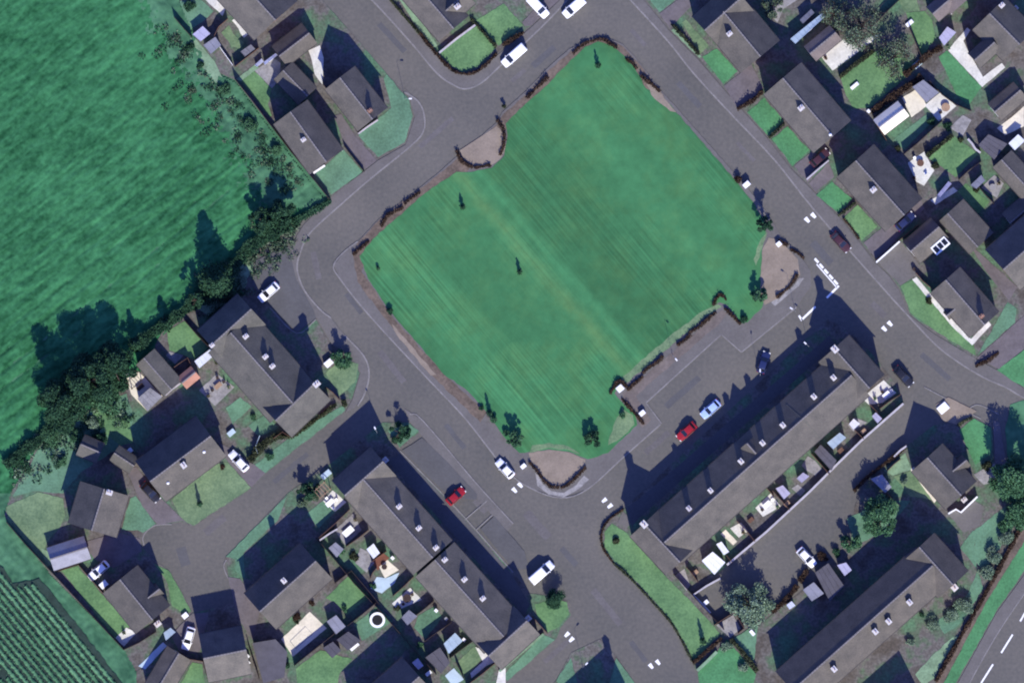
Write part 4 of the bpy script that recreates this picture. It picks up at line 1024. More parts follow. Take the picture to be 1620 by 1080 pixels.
garage('long low outbuilding with a wide dark slope, behind the garage with solar panels', (1498,338), (1546,391), (34, 17), eave=2.8, pitch=.42)
house('house', 'detached house with a small porch gable on a corner plot edged by white paths', (1494,443), (1556,514), 31, wings=[((1512,487), (1496,500), 8, -1.9, 3.4)], chims=[(1551,500,.8,'brick')])
house('house', 'large house in the top right corner with white L shaped path at its front', (1563,23), (1611,72), 36, wings=[((1572,68), (1540,97), 15, -1.5)], chims=[(1583,10,.9), (1606,14,.9)])
house('house', 'mauve roofed house at the top edge, just left of the top right corner house', (1490,-45), (1530,0), 36, roof='roof_mauve', wings=[((1502,0), (1474,24), 15, -1.6)])
garage('brown roofed garage near the right edge, between white path house and dark slate shed', (1573,178), (1614,143), 17, roof='roof_tile_brown')
garage('pale tiled outbuilding at the right edge, beside the stone patio', (1583,253), (1640,315), (22, 18), eave=2.6)
house('house', 'house at the right edge with a wide dark slope, above the corner plot house', (1585,427), (1668,354), 42)
garage('small gabled outbuilding at the right edge, wedged above the wide dark roof', (1597,353), (1655,303), 20)
T1 = 'terraces of chimneyed houses'
building('terraced_house', 'long chimneyed terrace below the green with cross gables at both ends', 'terrace',
  [((1050,857), (1346,593), 43, 43, 5.75, 9.2), ((1018,827), (1075,888), 31, 30, 5.7, 9.15), ((1318,551), (1374,614), 32, 32, 5.7, 9.15), ((1195,717), (1180,700), 13, 13, 6.9, 8.8)],
  [(1089,803,.85,'chimney_dull'), (1123,775,.85), (1171,729,.9), (1205,700,.9), (1237,672,.9), (1286,627,.9), (1317,597,.9), (1018,828,1.15), (1319,552,1.15)],
  roof='roof_tile', group=T1, joints=[((1270,664), (1299,695)), ((1243,640), (1270,664))])
building('terraced_house', 'upper terrace of the south-west pair, its cross gable facing the side road', 'terrace',
  [((576,758), (685,881), 41, 41, 5.6, 8.95), ((546,783), (607,729), 31, 31, 5.6, 8.9)], [(632,800,.89), (663,834,.89), (690,865,.89), (609,728,1.1)], roof='roof_tile', group=T1)
building('terraced_house', 'lower terrace of the south-west pair, cross gable by the white van corner lawn', 'terrace',
  [((688,884), (797,1005), 41, 41, 5.5, 8.8), ((834,980), (773,1036), 30, 31, 5.5, 8.75)], [(704,884,.89), (735,915,.89), (764,945,.89), (835,978,1.1)], roof='roof_tile', group=T1)
building('terraced_house', 'bottom right terrace with four white chimneys on its sunny slope, near the main road', 'terrace',
  [((1252,1090), (1474,893), 39, 39, 5.75, 9.0), ((1452,864), (1506,924), 33, 31, 5.7, 8.98)], [(1383,997,.95), (1404,981,.95), (1437,951,.95), (1318,1056,.95), (1509,928,1.2)], roof='roof_tile_brown', group=T1)
building('terraced_house', 'row of three houses west of the green with two cross gables and three rear chimneys', 'terrace',
  [((366,526), (464,637), 47, 47, 5.5, 9.3), ((335,547), (399,489), 33, 33, 5.5, 9.2), ((499,606), (437,665), 36, 36, 5.5, 9.2)], [(390,532,.89), (421,564,.89), (432,579,.89), (502,607,1.1), (337,546,.8)], roof='roof_slate', group=T1)
house('house', 'house with a broad sunny roof above the dry lawn with a slim conifer', (239,761), (335,689), 40, chims=[(292,735,1.0)], vents=[(324,714), (267,763)])
house('house', 'steep roofed house west of the cul-de-sac head, ridge running nearly up the photo', (167,772), (147,838), 40, chims=[(175,778,1.0)])
garage('small pale roofed garage by the field fence, below the dry left edge lawn', (80,884), (139,865), 19, roof='felt_grey')
house('house', 'house with a small front gable between the striped crop field and the cul-de-sac', (191,915), (243,979), 35, wings=[((226,952), (254,930), 11, -1.6, 4.2)], chims=[(250,986,1.05)])
house('house', 'house at the bottom edge with a white car beside it, below the turning circle', (323,1040), (391,1026), 39)
garage('brown roofed garage running off the bottom edge, beside the pale concrete path', (284,1032), (248,1092), 22, roof='roof_tile_brown')
house('house', 'house in the middle of the bottom left block, cream patio behind it', (412,966), (501,886), 38, chims=[(450,917,.9)])
house('house', 'house mostly below the bottom edge, its corner showing under the trampoline garden', (664,1068), (580,1143), 41)
house('house', 'detached house with a front gable and a yellowish garden, right of the long terrace', (1465,723), (1519,783), 33, wings=[((1502,748), (1528,727), 11, -1.6, 4.2)], chims=[(1525,790,.9)])
house('house', 'house below the bottom edge beside the side road, only its long shadow in view', (980,1106), (900,1176), 30, chims=[(979,1104,1.0)])
house('house', 'house below the bottom edge by the bottom right terrace, only its shadow in view', (1443,1118), (1350,1200), 34)
garage('small slate roofed garage left of the broad roofed house', (181,716), (213,737), 14, roof='roof_slate')
garage('pale sloped garage beside the rough garden, left of the slate garage', (128,702), (160,716), (16, 18), roof='roof_slate', eave=2.4)
garage('cream roofed garage in the bright paved garden behind the north-east street', (1390,202), (1429,172), 15, roof='roof_cream', wall='render', ridge='felt_grey')
garage('mauve roofed garage beside the white paved strip in the north-east gardens', (1281,86), (1322,52), 15, roof='roof_mauve')
garage('brick outbuilding with pinkish roof behind the row of three houses', (288,606), (310,588), 12, roof='roof_orange')
garage('long dark slate outbuilding beside the cream yard, west of the row of three', (228,566), (272,616), (22, 16), roof='roof_slate', eave=2.5, pitch=.35)
# solar panel frame
p = root = None
sp = empty('solar_panel', (W(1488,388).x, W(1488,388).y, 0), 'white framed solar panel array on the pale garage slope', 'solar panel')
m = MB(); c = W(1487,389); m.box((c.x, c.y, 2.3), 3.4, 1.9, 1.05, math.radians(41)); m.build('mount', 'roof_white', sp, (c.x, c.y, 0))
m = MB()
for i in range(3):
    q = c + Vector((math.cos(.716), math.sin(.716))) * (i - 1) * 1.05; m.box((q.x, q.y, 3.352), .85, 1.2, .04, math.radians(41))
m.build('cells', 'glass', sp, (c.x, c.y, 0))

# ------------------------------------------------------------------ sheds and small outbuildings
SH = [
 ('small brown shed roof beside the pale lean-to in the north-east gardens', R(1265,32, 1283,15, 1288,21, 1270,38), 2.0, 'felt_grey'),
 ('long pale blue lean-to roof above the mauve garage, north-east gardens', R(1250,62, 1302,20, 1306,26, 1258,70), 2.4, 'pale_blue'),
 ('mauve felted shed between two white patios, north-east gardens', R(1443,138, 1460,127, 1485,147, 1465,163), 2.3, 'felt_grey'),
 ('lilac shed roof below the mauve roofed house near the top edge', R(1485,60, 1498,43, 1512,52, 1493,73), 2.3, 'roof_lilac'),
 ('dark slate flat roofed shed left of the white hut at the right edge', R(1547,230, 1563,213, 1593,228, 1572,253), 2.5, 'felt_dark'),
 ('white roofed hut at the right edge beside the dark flat roof', R(1595,227, 1610,213, 1621,223, 1605,238), 2.2, 'roof_white'),
 ('mauve narrow shed beside the white bent path in the north-east gardens', R(1482,309, 1500,287, 1505,291, 1487,312), 2.0, 'roof_lilac'),
 ('low brown shed beside the stone patio near the right edge', R(1535,293, 1552,277, 1558,286, 1544,299), 2.0, 'felt_grey'),
 ('white lean-to roof at the back of the row of three houses', R(308,571, 333,552, 340,561, 316,582), 2.4, 'roof_white'),
 ('pale concrete store in the cream yard, behind the slate outbuilding', R(218,630, 238,613, 257,627, 234,650), 2.2, 'slabs'),
 ('grey felted shed in the upper south-west terrace gardens', R(520,866, 531,857, 544,868, 533,881), 2.1, 'felt_grey'),
 ('white roofed shed beside the brown fence in the south-west terrace gardens', R(580,868, 591,859, 601,874, 591,883), 2.1, 'roof_white'),
 ('grey shed below the white patio in the south-west terrace gardens', R(635,976, 647,964, 660,974, 645,988), 2.1, 'felt_grey'),
 ('turquoise glass greenhouse in the lower terrace gardens', R(702,1017, 720,1000, 732,1013, 710,1033), 2.0, 'pale_blue'),
 ('dark flat roofed store below the greenhouse in the lower terrace gardens', R(673,1039, 696,1023, 712,1047, 698,1064), 2.3, 'felt_dark'),
 ('blue white box shed in the shaded alley behind the lower terrace', R(652,1047, 661,1040, 670,1052, 662,1058), 2.0, 'roof_lilac'),
 ('grey blue shed between the cream patio and the trampoline garden', R(517,982, 532,972, 547,990, 532,1002), 2.3, 'felt_grey'),
 ('darker flat shed below the grey blue one beside the trampoline garden', R(533,1011, 551,998, 571,1012, 551,1028), 2.2, 'felt_dark'),
 ('brown felted shed at the top of the bottom edge lawn', R(511,1024, 527,1014, 540,1028, 526,1040), 2.0, 'felt_dark'),
 ('square grey flat roofed garage at the bottom edge, right of a sunny roof', R(400,1016, 436,1010, 455,1030, 450,1070, 417,1080), 2.6, 'felt_dark'),
 ('white gabled shed with a dark ridge, nearest the lower end of the long terrace', R(1110,886, 1127,872, 1147,889, 1130,908), 2.3, 'roof_white'),
 ('narrow white shed beside the dark ridged one behind the long terrace', R(1133,860, 1141,856, 1153,872, 1145,877), 2.1, 'roof_white'),
 ('lilac grey shed roof in a brown fenced yard of the long terrace', R(1227,772, 1238,767, 1250,780, 1240,789), 2.2, 'roof_lilac'),
 ('lilac flat shed in the middle yard of the long terrace', R(1260,756, 1270,747, 1280,753, 1268,763), 2.1, 'roof_lilac'),
 ('dark mauve outhouse roof across the middle yard of the long terrace', R(1288,714, 1298,703, 1323,728, 1315,744), 2.6, 'felt_dark'),
 ('pale green lean-to roof behind the long terrace', R(1308,700, 1328,684, 1338,692, 1318,710), 2.3, 'pale_blue'),
 ('pale grey hut behind the upper end of the long terrace', R(1343,670, 1350,662, 1360,670, 1350,679), 2.1, 'roof_white'),
 ('white hut against the rear wall near the upper end of the long terrace', R(1379,658, 1385,652, 1395,662, 1388,669), 2.1, 'roof_lilac'),
 ('grey blue shed beside the dark tree right of the garage court', R(1377,757, 1395,750, 1410,770, 1400,779), 2.2, 'felt_grey'),
 ('pale lilac shed in the shade beside the white car court', R(1324,893, 1338,889, 1347,901, 1336,910), 2.1, 'roof_lilac'),
 ('grey flat store left of the pale lilac shed, garage court side', R(1289,905, 1310,890, 1335,926, 1312,950), 2.4, 'felt_dark'),
 ('grey felted outhouse beside the terrace shade, below the court car', R(1270,932, 1287,920, 1303,938, 1284,950), 2.1, 'felt_grey'),
 ('small white hut below the court, beside a brown hedge', R(1244,956, 1252,950, 1258,957, 1249,963), 2.0, 'roof_white'),
 ('lilac shed by the field fence in the top left gardens', R(305,55, 321,42, 333,54, 318,66), 2.1, 'roof_lilac'),
 ('brown felted shed below the lilac one in the top left gardens', R(322,72, 341,59, 350,72, 334,86), 2.1, 'felt_grey'),
 ('pale shed against the brown fence in the top left gardens', R(381,82, 397,71, 404,78, 388,90), 2.1, 'slabs'),
 ('white topped lean-to behind the narrow brown roofed garage', R(417,99, 436,85, 439,88, 420,103), 2.2, 'roof_white'),
 ('white topped bench store at the edge of the top left lawn', R(403,103, 414,93, 417,98, 407,106), 1.2, 'roof_white'),
 ('pale store by the house with the small front gable', R(259,1000, 270,992, 278,999, 263,1012), 1.8, 'pale_blue'),
]
for lab, pts, h, rf in SH:
    nm, cat = ('greenhouse', 'greenhouse') if 'greenhouse' in lab else ('garden_shed', 'shed')
    shed(lab, pts, h, rf, 'render' if rf in ('roof_white', 'roof_lilac', 'pale_blue') else 'timber', name=nm, cat=cat)

# ------------------------------------------------------------------ vehicles
A = hd(.68, .73); Bd = hd(.75, -.66)
CARS = [
 ('white van parked at the kerb beside the curved lawn, top middle', 813, 88, Bd + 180, 'white', 'van', 5.4, .02),
 ('white van on the driveway at the top edge, dark windscreen towards the road', 851, 11, A, 'white', 'van', 5.0, .16),
 ('white van on the road at the top edge, right of the driveway van', 908, 12, Bd + 180, 'white', 'van', 4.9, .02),
 ('white car in the parking area at the road bend, west of the green', 425, 462, Bd + 180, 'white', 'car', 4.6, .16),
 ('white car on the drive beside the lawn with the slim conifer', 378, 729, A + 180, 'white', 'car', 4.6, .17),
 ('white car parked on the road by the south corner of the green', 799, 741, A + 180, 'white', 'car', 4.2, .03),
 ('red car in the bays in front of the upper south-west terrace', 721, 784, Bd, 'red', 'car', 4.1, .03),
 ('red car in front of the long terrace, next to the silver one', 1086, 682, Bd + 180, 'red', 'car', 4.3, .03),
 ('silver blue car in front of the long terrace, next to the red one', 1124, 647, Bd + 180, 'silver', 'car', 4.3, .03),
 ('dark car driving down the north-east street', 1330, 383, A, 'maroon', 'car', 4.5, .02),
 ('black car parked beside the white yard at the upper end of the long terrace', 1429, 595, A, 'black', 'car', 4.6, .13),
 ('white van by the corner lawn of the lower south-west terrace', 857, 905, Bd, 'white', 'van', 5.4, .05),
 ('white car on the drive beside the house with the small front gable', 156, 902, Bd + 180, 'white', 'car', 4.6, .17),
 ('white car beside the bottom edge house south of the cul-de-sac', 298, 1009, hd(-.29, .96), 'white', 'car', 4.5, .17),
 ('white car parked in the court behind the long terrace', 1276, 881, A, 'white', 'car', 4.4, .16),
 ('blue car in the shaded drive of the north-east street', 1432, 350, Bd, 'navy', 'car', 4.3, .17),
 ('maroon car in the deep shade between two north-east street semis', 1297, 250, Bd, 'maroon', 'car', 4.2, .17),
 ('dark car on the drive left of the broad roofed house', 238, 778, A, 'black', 'car', 4.5, .17),
 ('navy car at the edge of the long terrace shadow, facing the green', 1208, 573, hd(.3, -.9), 'navy', 'car', 4.2, .03),
]
for lab, x, y, h, pt, kd, L_, z in CARS:
    c = car(lab, x, y, h, pt, kd, L_); c.location.z = z

# ------------------------------------------------------------------ walls, fences and hedges
GE = 'low clipped hedges round the green'
for i, (pts, lab) in enumerate([
 (R(835,154, 847,141, 858,131, 869,119), 'north-west edge of the green, right of the lay-by'), (R(908,84, 920,72, 936,65, 950,62, 964,66), 'topmost corner of the green'),
 (R(962,67, 977,77), 'right of the topmost corner of the green'), (R(991,94, 1000,100, 1009,112), 'north-east edge of the green, first below the top corner'), (R(1015,121, 1029,132, 1045,146), 'north-east edge of the green, second below the top corner'),
 (R(641,321, 654,311, 668,302), 'north-west edge of the green, left of the lay-by'), (R(604,357, 612,342, 622,336, 639,328), 'north-west edge of the green, midway to the west corner'), (R(560,402, 570,393, 585,380), 'west corner of the green'),
 (R(788,191, 796,205, 798,222, 795,236, 790,248), 'right arc of the round lay-by'), (R(723,240, 728,252, 738,260, 752,265, 777,261), 'left arc of the round lay-by'),
 (R(839,733, 850,745, 860,759, 872,769, 888,771), 'left arm of the south corner bay'), (R(889,771, 900,765, 912,754, 928,737), 'right arm of the south corner bay'),
 (R(994,616, 1008,603, 1019,593), 'parking court edge, nearest the planter square'), (R(1018,589, 1028,580, 1040,573, 1051,560), 'parking court edge, second from the planter square'),
 (R(1073,545, 1084,537, 1094,527), 'parking court edge, third from the planter square'), (R(1092,525, 1104,518, 1118,506, 1134,492), 'parking court edge, longest straight piece'),
 (R(1148,489, 1160,500, 1172,514), 'short side by the parking court notch'), (R(985,632, 1002,651, 1019,671), 'south side of the parking court path'),
 (R(1230,470, 1243,459, 1252,450, 1262,433), 'lower side of the east lay-by'), (R(1233,381, 1247,389), 'upper side of the east lay-by'), (R(1252,395, 1263,401, 1274,411), 'roadside of the east lay-by'),
 (R(966,621, 973,609, 981,602, 993,614), 'round the planter square by the parking court'), (R(1129,481, 1134,471, 1141,466, 1151,477), 'round the corner seat at the notch of the green')]):
    hedge('low dark clipped hedge, ' + lab, pts, w=.85, h=.95, leaf='leaf_brown', name='low_hedge', group=GE, gappy=0, size=.15, dens=2.2)
H = [
 ('thick dark field hedge behind the lawn of the row of three', R(218,545, 240,527, 264,512, 290,492, 312,476), 2.6, 2.4, 'leaf_dark'),
 ('thick dark field hedge from the tall conifer to the parking area', R(318,472, 340,452, 364,428, 384,406), 3.0, 2.8, 'leaf_dark'),
 ('low dark field hedge below the left tree clump', R(10,735, 34,716, 60,698, 84,676), 2.4, 2.0, 'leaf_dark'),
 ('dark hedge between the two square lawns, top middle', R(746,31, 766,53, 786,76), .7, 1.2, 'leaf_hedge'),
 ('brown hedge beside the white van, top middle', R(797,71, 812,61, 830,51), .9, 1.6, 'leaf_brown'),
 ('curved dark hedge round the front lawn at the top middle bend', R(664,54, 706,103, 731,117, 757,112, 787,84), .7, 1.2, 'leaf_brown'),
 ('dark hedge along the pale path at the top, beside the road', R(618,0, 640,26, 664,54), .6, 1.3, 'leaf_hedge'),
 ('dark hedge between lawn strips by the top north-east semi', R(1064,40, 1085,63, 1107,88), .7, 1.4, 'leaf_hedge'),
 ('dark hedge dividing the front lawns of the middle north-east street semi', R(1218,217, 1231,205, 1243,194), .7, 1.3, 'leaf_hedge'),
 ('dark hedge dividing the front lawns beside the blue car drive', R(1328,340, 1340,331, 1354,320), .7, 1.2, 'leaf_hedge'),
 ('brown hedge at the front of the lower lawn beside the blue car drive', R(1335,347, 1348,362, 1360,379), .5, .8, 'leaf_brown'),
 ('brown hedge at the lower drive end of the second north-east semi', R(1168,172, 1190,160, 1208,143), .9, 1.5, 'leaf_brown'),
 ('tall dark hedge along the side garden of the row of three', R(440,691, 462,690, 485,674, 508,658, 533,639), .9, 1.2, 'leaf_hedge'),
 ('dark hedge closing the back gardens above the side road', R(396,728, 408,712, 424,698, 446,685), 1.7, 2.0, 'leaf_hedge'),
 ('curved dark hedge round the corner lawn of the long terrace', R(985,806, 963,822, 952,841, 954,866, 971,891), .55, .9, 'leaf_brown'),
 ('thin dark hedge along the long verge beside the south road', R(971,891, 999,916, 1038,958, 1066,991, 1096,1047), .45, .8, 'leaf_hedge'),
 ('brown hedge across the end of the long verge', R(1098,1047, 1120,1028, 1143,1008), .9, 1.6, 'leaf_brown'),
 ('dark hedge beside the shaded garden, bottom right of the long verge', R(1158,1012, 1176,1033, 1198,1062), 1.1, 1.8, 'leaf_hedge'),
 ('brown hedge along the bottom of the bright lawn, north-east gardens', R(1380,176, 1405,158, 1432,140, 1460,120), 1.5, 2.0, 'leaf_brown'),
 ('dark hedge beside the white strip and tree, north-east gardens', R(1330,121, 1355,101, 1383,80), .9, 1.9, 'leaf_hedge'),
 ('dark hedge behind the small lawn, right of the cream roofed garage', R(1467,246, 1488,229, 1508,213), 1.0, 1.9, 'leaf_hedge'),
 ('brown hedge between the lilac shed and the upper lawn, north-east gardens', R(1432,118, 1452,101, 1470,86, 1492,74), 1.2, 1.9, 'leaf_brown'),
 ('bushy hedge along the field behind the road bend', R(522,318, 500,332, 478,344, 462,354), 1.6, 1.3, 'leaf_dark'),
 ('overgrown field hedge above the parking area', R(458,356, 436,366, 415,378, 396,392, 380,408), 3.2, 2.6, 'leaf_dark'),
 ('hedge along the garden fence at the bend parking, in the shade', R(330,508, 344,494, 362,478, 384,460), 1.4, 1.3, 'leaf_dark'),
 ('brown hedge beside the pale trees on the main road bank', R(1613,838, 1580,900, 1547,960, 1512,1020, 1480,1078), 1.0, 1.3, 'leaf_brown'),
 ('dark hedge at the corner garden beside the east street', R(1545,578, 1562,571, 1582,556), .8, 1.0, 'leaf_brown'),
 ('brown hedge in front of the detached house garden, garage court side', R(1352,775, 1375,752, 1400,733, 1434,706), .8, 1.7, 'leaf_brown'),
 ('short dark hedge at the front of the small corner lawn, right side', R(1517,672, 1528,664, 1541,660), .7, 1.1, 'leaf_hedge'),
 ('brown hedge along the court edge below the parked white car', R(1222,966, 1240,952, 1262,925), 1.3, 1.7, 'leaf_brown'),
 ('dark brown hedge by the shaded court corner under the white car', R(1266,918, 1278,900), 1.3, 1.5, 'leaf_brown'),
]
for lab, pts, w, h, lf in H: hedge(lab, pts, w, h, lf, dens=1.9)
F = [
 ('tall dark fence between the top left houses and the field', R(372,126, 400,161, 427,197, 460,240, 492,279, 521,315), 1.9, 'timber_dark'),
 ('dark fence along the field above the top left sheds', R(276,28, 292,47, 304,60), 1.7, 'timber_dark'),
 ('brown fence across the top left gardens', R(372,106, 391,91, 409,77), 2.0, 'timber'),
 ('brown fence behind the small top left patio', R(338,60, 346,43, 360,31), 1.8, 'timber'),
 ('white topped rail fence in the top left gardens', R(348,75, 360,92, 368,103), 1.2, 'white_plastic'),
 ('dark fence between driveway and left front lawn, top left block', R(545,232, 560,252, 576,272), 1.2, 'timber_dark'),
 ('dark fence between the two parallel gabled houses', R(512,135, 540,172, 566,210), 1.7, 'timber_dark'),
 ('brown fence round the back of the row of three, behind the pinkish outbuilding', R(274,582, 288,572, 297,566, 306,584), 1.9, 'timber'),
 ('dark fence along the back of the lawn beside the row of three', R(292,507, 312,530, 340,558), 1.8, 'timber_dark'),
 ('brown fence at the side of the row of three, near the green', R(515,612, 526,620, 537,632), 1.7, 'timber'),
 ('pale rail fence beside the hedge in the back gardens of the row of three', R(408,716, 404,707, 411,689), 1.6, 'pale_blue'),
 ('brown fence panel behind the hedge of the row of three', R(433,693, 447,683, 458,690), 1.8, 'timber'),
 ('long dark fence between the crop field and the lawn of the front gable house', R(11,826, 40,860, 92,915, 140,967, 195,1026), 1.9, 'timber_dark'),
 ('dark fence at the end of the lawn of the front gable house', R(196,1027, 220,1016, 247,999), 1.6, 'timber_dark'),
 ('brown fence beside the small pale garage', R(93,903, 110,897, 124,893, 165,940), 1.6, 'timber'),
 ('dark fence between the bottom edge lawn and the house with the white car', R(322,1048, 326,1064, 332,1082), 1.6, 'timber_dark'),
 ('brown fence in front of the bottom edge house', R(283,1030, 300,1042, 324,1046), 1.4, 'timber'),
 ('dark fence between the bottom edge house and the flat garage', R(394,1022, 400,1042, 410,1072), 1.8, 'timber_dark'),
 ('dark fence above the trampoline lawn', R(530,922, 543,912, 556,902, 588,940, 600,955), 1.8, 'timber_dark'),
 ('dark fence between the trampoline lawn and the square lawn', R(550,989, 572,972, 595,953), 2.2, 'timber_dark'),
 ('dark fence along the lower side of the cream patio', R(466,1052, 492,1031, 515,1013, 530,1001), 2.4, 'timber_dark'),
 ('brown fence between two upper terrace gardens', R(505,850, 530,828, 553,806), 2.1, 'timber'),
 ('dark fence along the shaded alley behind the upper terrace', R(500,850, 530,885, 560,922, 598,962), 1.8, 'timber_dark'),
 ('dark fence along the shaded alley behind the lower terrace', R(598,962, 630,998, 660,1032, 690,1066), 1.9, 'timber_dark'),
 ('brown fence below the square paved garden of the upper terrace', R(548,864, 568,850, 583,838), 1.9, 'timber'),
 ('red brown fence beside the white shed of the upper terrace', R(588,888, 602,878, 611,872), 1.9, 'timber'),
 ('red brown fence left of the cream patio in the terrace gardens', R(596,898, 590,905, 586,914), 1.6, 'timber'),
 ('brown fence at the join of the two south-west terraces', R(622,942, 640,926, 654,912), 1.9, 'timber'),
 ('dark fence below the white furniture patio of the lower terrace', R(655,975, 672,962, 686,950), 1.9, 'timber_dark'),
 ('dark fence between the lower terrace lawns', R(672,1014, 692,999, 714,984), 1.9, 'timber_dark'),
 ('dark fence below the greenhouse of the lower terrace', R(712,1040, 728,1028, 747,1014), 1.9, 'timber_dark'),
 ('dark fence beside the last lawn of the lower terrace', R(722,1048, 728,1060, 734,1074), 1.7, 'timber_dark'),
 ('brown fence below the last cross gable of the lower terrace', R(738,1084, 762,1066, 786,1046), 1.8, 'timber'),
 ('brown fence in front of the last cross gable, beside the corner lawn', R(842,974, 852,986, 866,1001), 1.5, 'timber'),
 ('dark fence along the side of the lower end of the long terrace', R(1066,908, 1082,926, 1100,946, 1124,972, 1145,995), 1.8, 'timber_dark'),
 ('brown fence round the pale corner patio below the court tree', R(1130,988, 1162,967, 1177,993, 1168,1001), 1.8, 'timber'),
 ('brown fence across the long terrace yards, first from the lower end', R(1086,897, 1097,910, 1104,920), 1.8, 'timber'),
 ('brown fence across the long terrace yards, second from the lower end', R(1149,878, 1158,889), 1.8, 'timber'),
 ('brown fence across the long terrace yards, beside the white patio', R(1166,824, 1180,838, 1194,856), 1.9, 'timber'),
 ('brown fence across the long terrace yards, beside the furniture patio', R(1222,776, 1240,796, 1249,806), 1.9, 'timber'),
 ('brown fence across the long terrace yards, left of the lilac grey shed', R(1213,772, 1224,784), 1.7, 'timber'),
 ('brown fence across the long terrace yards, beside the mauve outhouse', R(1284,718, 1300,736, 1312,750), 1.9, 'timber'),
 ('brown fence across the long terrace yards, by the pale grey hut', R(1352,680, 1360,688, 1366,694), 1.8, 'timber'),
 ('brown fence across the long terrace yards, next to the upper white yard', R(1376,640, 1388,652, 1396,664), 1.8, 'timber'),
 ('brown fence along the lower side of the upper white yard', R(1392,646, 1408,634, 1424,624), 1.8, 'timber'),
 ('brown fence beside the garage with solar panels', R(1386,411, 1405,396, 1430,374, 1452,356), 1.4, 'timber'),
 ('dark fence behind the detached corner plot house', R(1449,432, 1460,445, 1478,460), 1.6, 'timber'),
 ('dark fence along the back of the tree garden at the top', R(1385,38, 1402,20, 1425,-2), 1.8, 'timber_dark'),
 ('dark fence beside the grass strip near the top edge', R(1440,48, 1450,72, 1460,96), 1.8, 'timber_dark'),
 ('dark fence along the upper lawn of the white path house', R(1470,128, 1490,150, 1512,166, 1536,176), 1.8, 'timber_dark'),
 ('brown fence behind the mauve garage, north-east gardens', R(1280,76, 1298,60, 1312,47), 1.9, 'timber'),
 ('dark fence left of the cream roofed garage', R(1381,184, 1386,196, 1402,222), 1.8, 'timber'),
 ('brown fence below the cream roofed garage lawn', R(1430,244, 1450,228, 1474,206, 1490,192), 1.9, 'timber_dark'),
 ('dark fence between small lawns near the stone patio', R(1517,284, 1532,270, 1552,256), 1.8, 'timber_dark'),
 ('dark fence below the small lawn near the white bent path', R(1548,296, 1560,310, 1572,322), 1.7, 'timber_dark'),
 ('brown fence beside the brick outhouse yard, lower right house', R(1404,744, 1414,734, 1424,726), 1.8, 'timber'),
 ('dark fence along the back of the lower right detached house', R(1400,776, 1412,790, 1424,800), 1.8, 'timber_dark'),
]
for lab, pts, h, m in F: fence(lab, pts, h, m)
WL = [
 ('pale rear wall along the back lane of the long terrace', R(1150,893, 1213,840, 1281,777, 1322,736, 1362,697, 1429,638), 1.3, 'wall_pale', .3),
 ('pale low wall round the shaded enclosure at the lower end of the long terrace', R(1124,969, 1110,954, 1097,940, 1118,926, 1140,914), 1.2, 'wall_pale', .25),
 ('white wall on the side of the second north-east street driveway', R(1276,284, 1293,269, 1311,254), 1.5, 'wall_pale', .2),
 ('white wall beside the garage with solar panels', R(1386,415, 1404,399, 1423,382), 1.5, 'roof_white', .22),
 ('white wall at the back of the detached lower right house', R(1500,812, 1512,805, 1520,810, 1546,785), 1.5, 'roof_white', .22),
 ('pale wall along the lower end of the slate outbuilding', R(262,625, 273,615, 286,606), 1.9, 'wall_pale', .22),
 ('white capped wall along the front of the right parallel house, top left block', R(567,212, 580,202, 598,190), 1.0, 'wall_pale', .22),
 ('low pale garden wall along the front of the left parallel house, top left block', R(496,274, 505,268, 514,262), 1.0, 'roof_white', .3),
 ('white capped wall between pale path and curved lawn, top middle', R(695,84, 722,62, 752,40), .9, 'wall_pale', .3),
 ('pale wall along the side road strip of the last cross gable', R(790,1061, 820,1036, 860,1002), .8, 'pale_grass', .35),
 ('pale wall above the square paved garden of the upper terrace', R(506,854, 522,843, 534,836), 1.6, 'wall_pale', .2),
 ('pale bent wall in the small lawn garden near the right edge', R(1531,220, 1538,228, 1543,236, 1551,242), 1.0, 'wall_pale', .3),
 ('pale wall by the court side of the lower right brick yard', R(1414,722, 1424,712, 1434,705), 1.6, 'wall_pale', .25),
 ('white wall at the foot of the bright lawn, below the brown hedge across the verge', R(1103,1060, 1118,1046, 1134,1030), .9, 'pale_grass', .5),
]
for lab, pts, h, m, w in WL: wall(lab, pts, h, m, w)

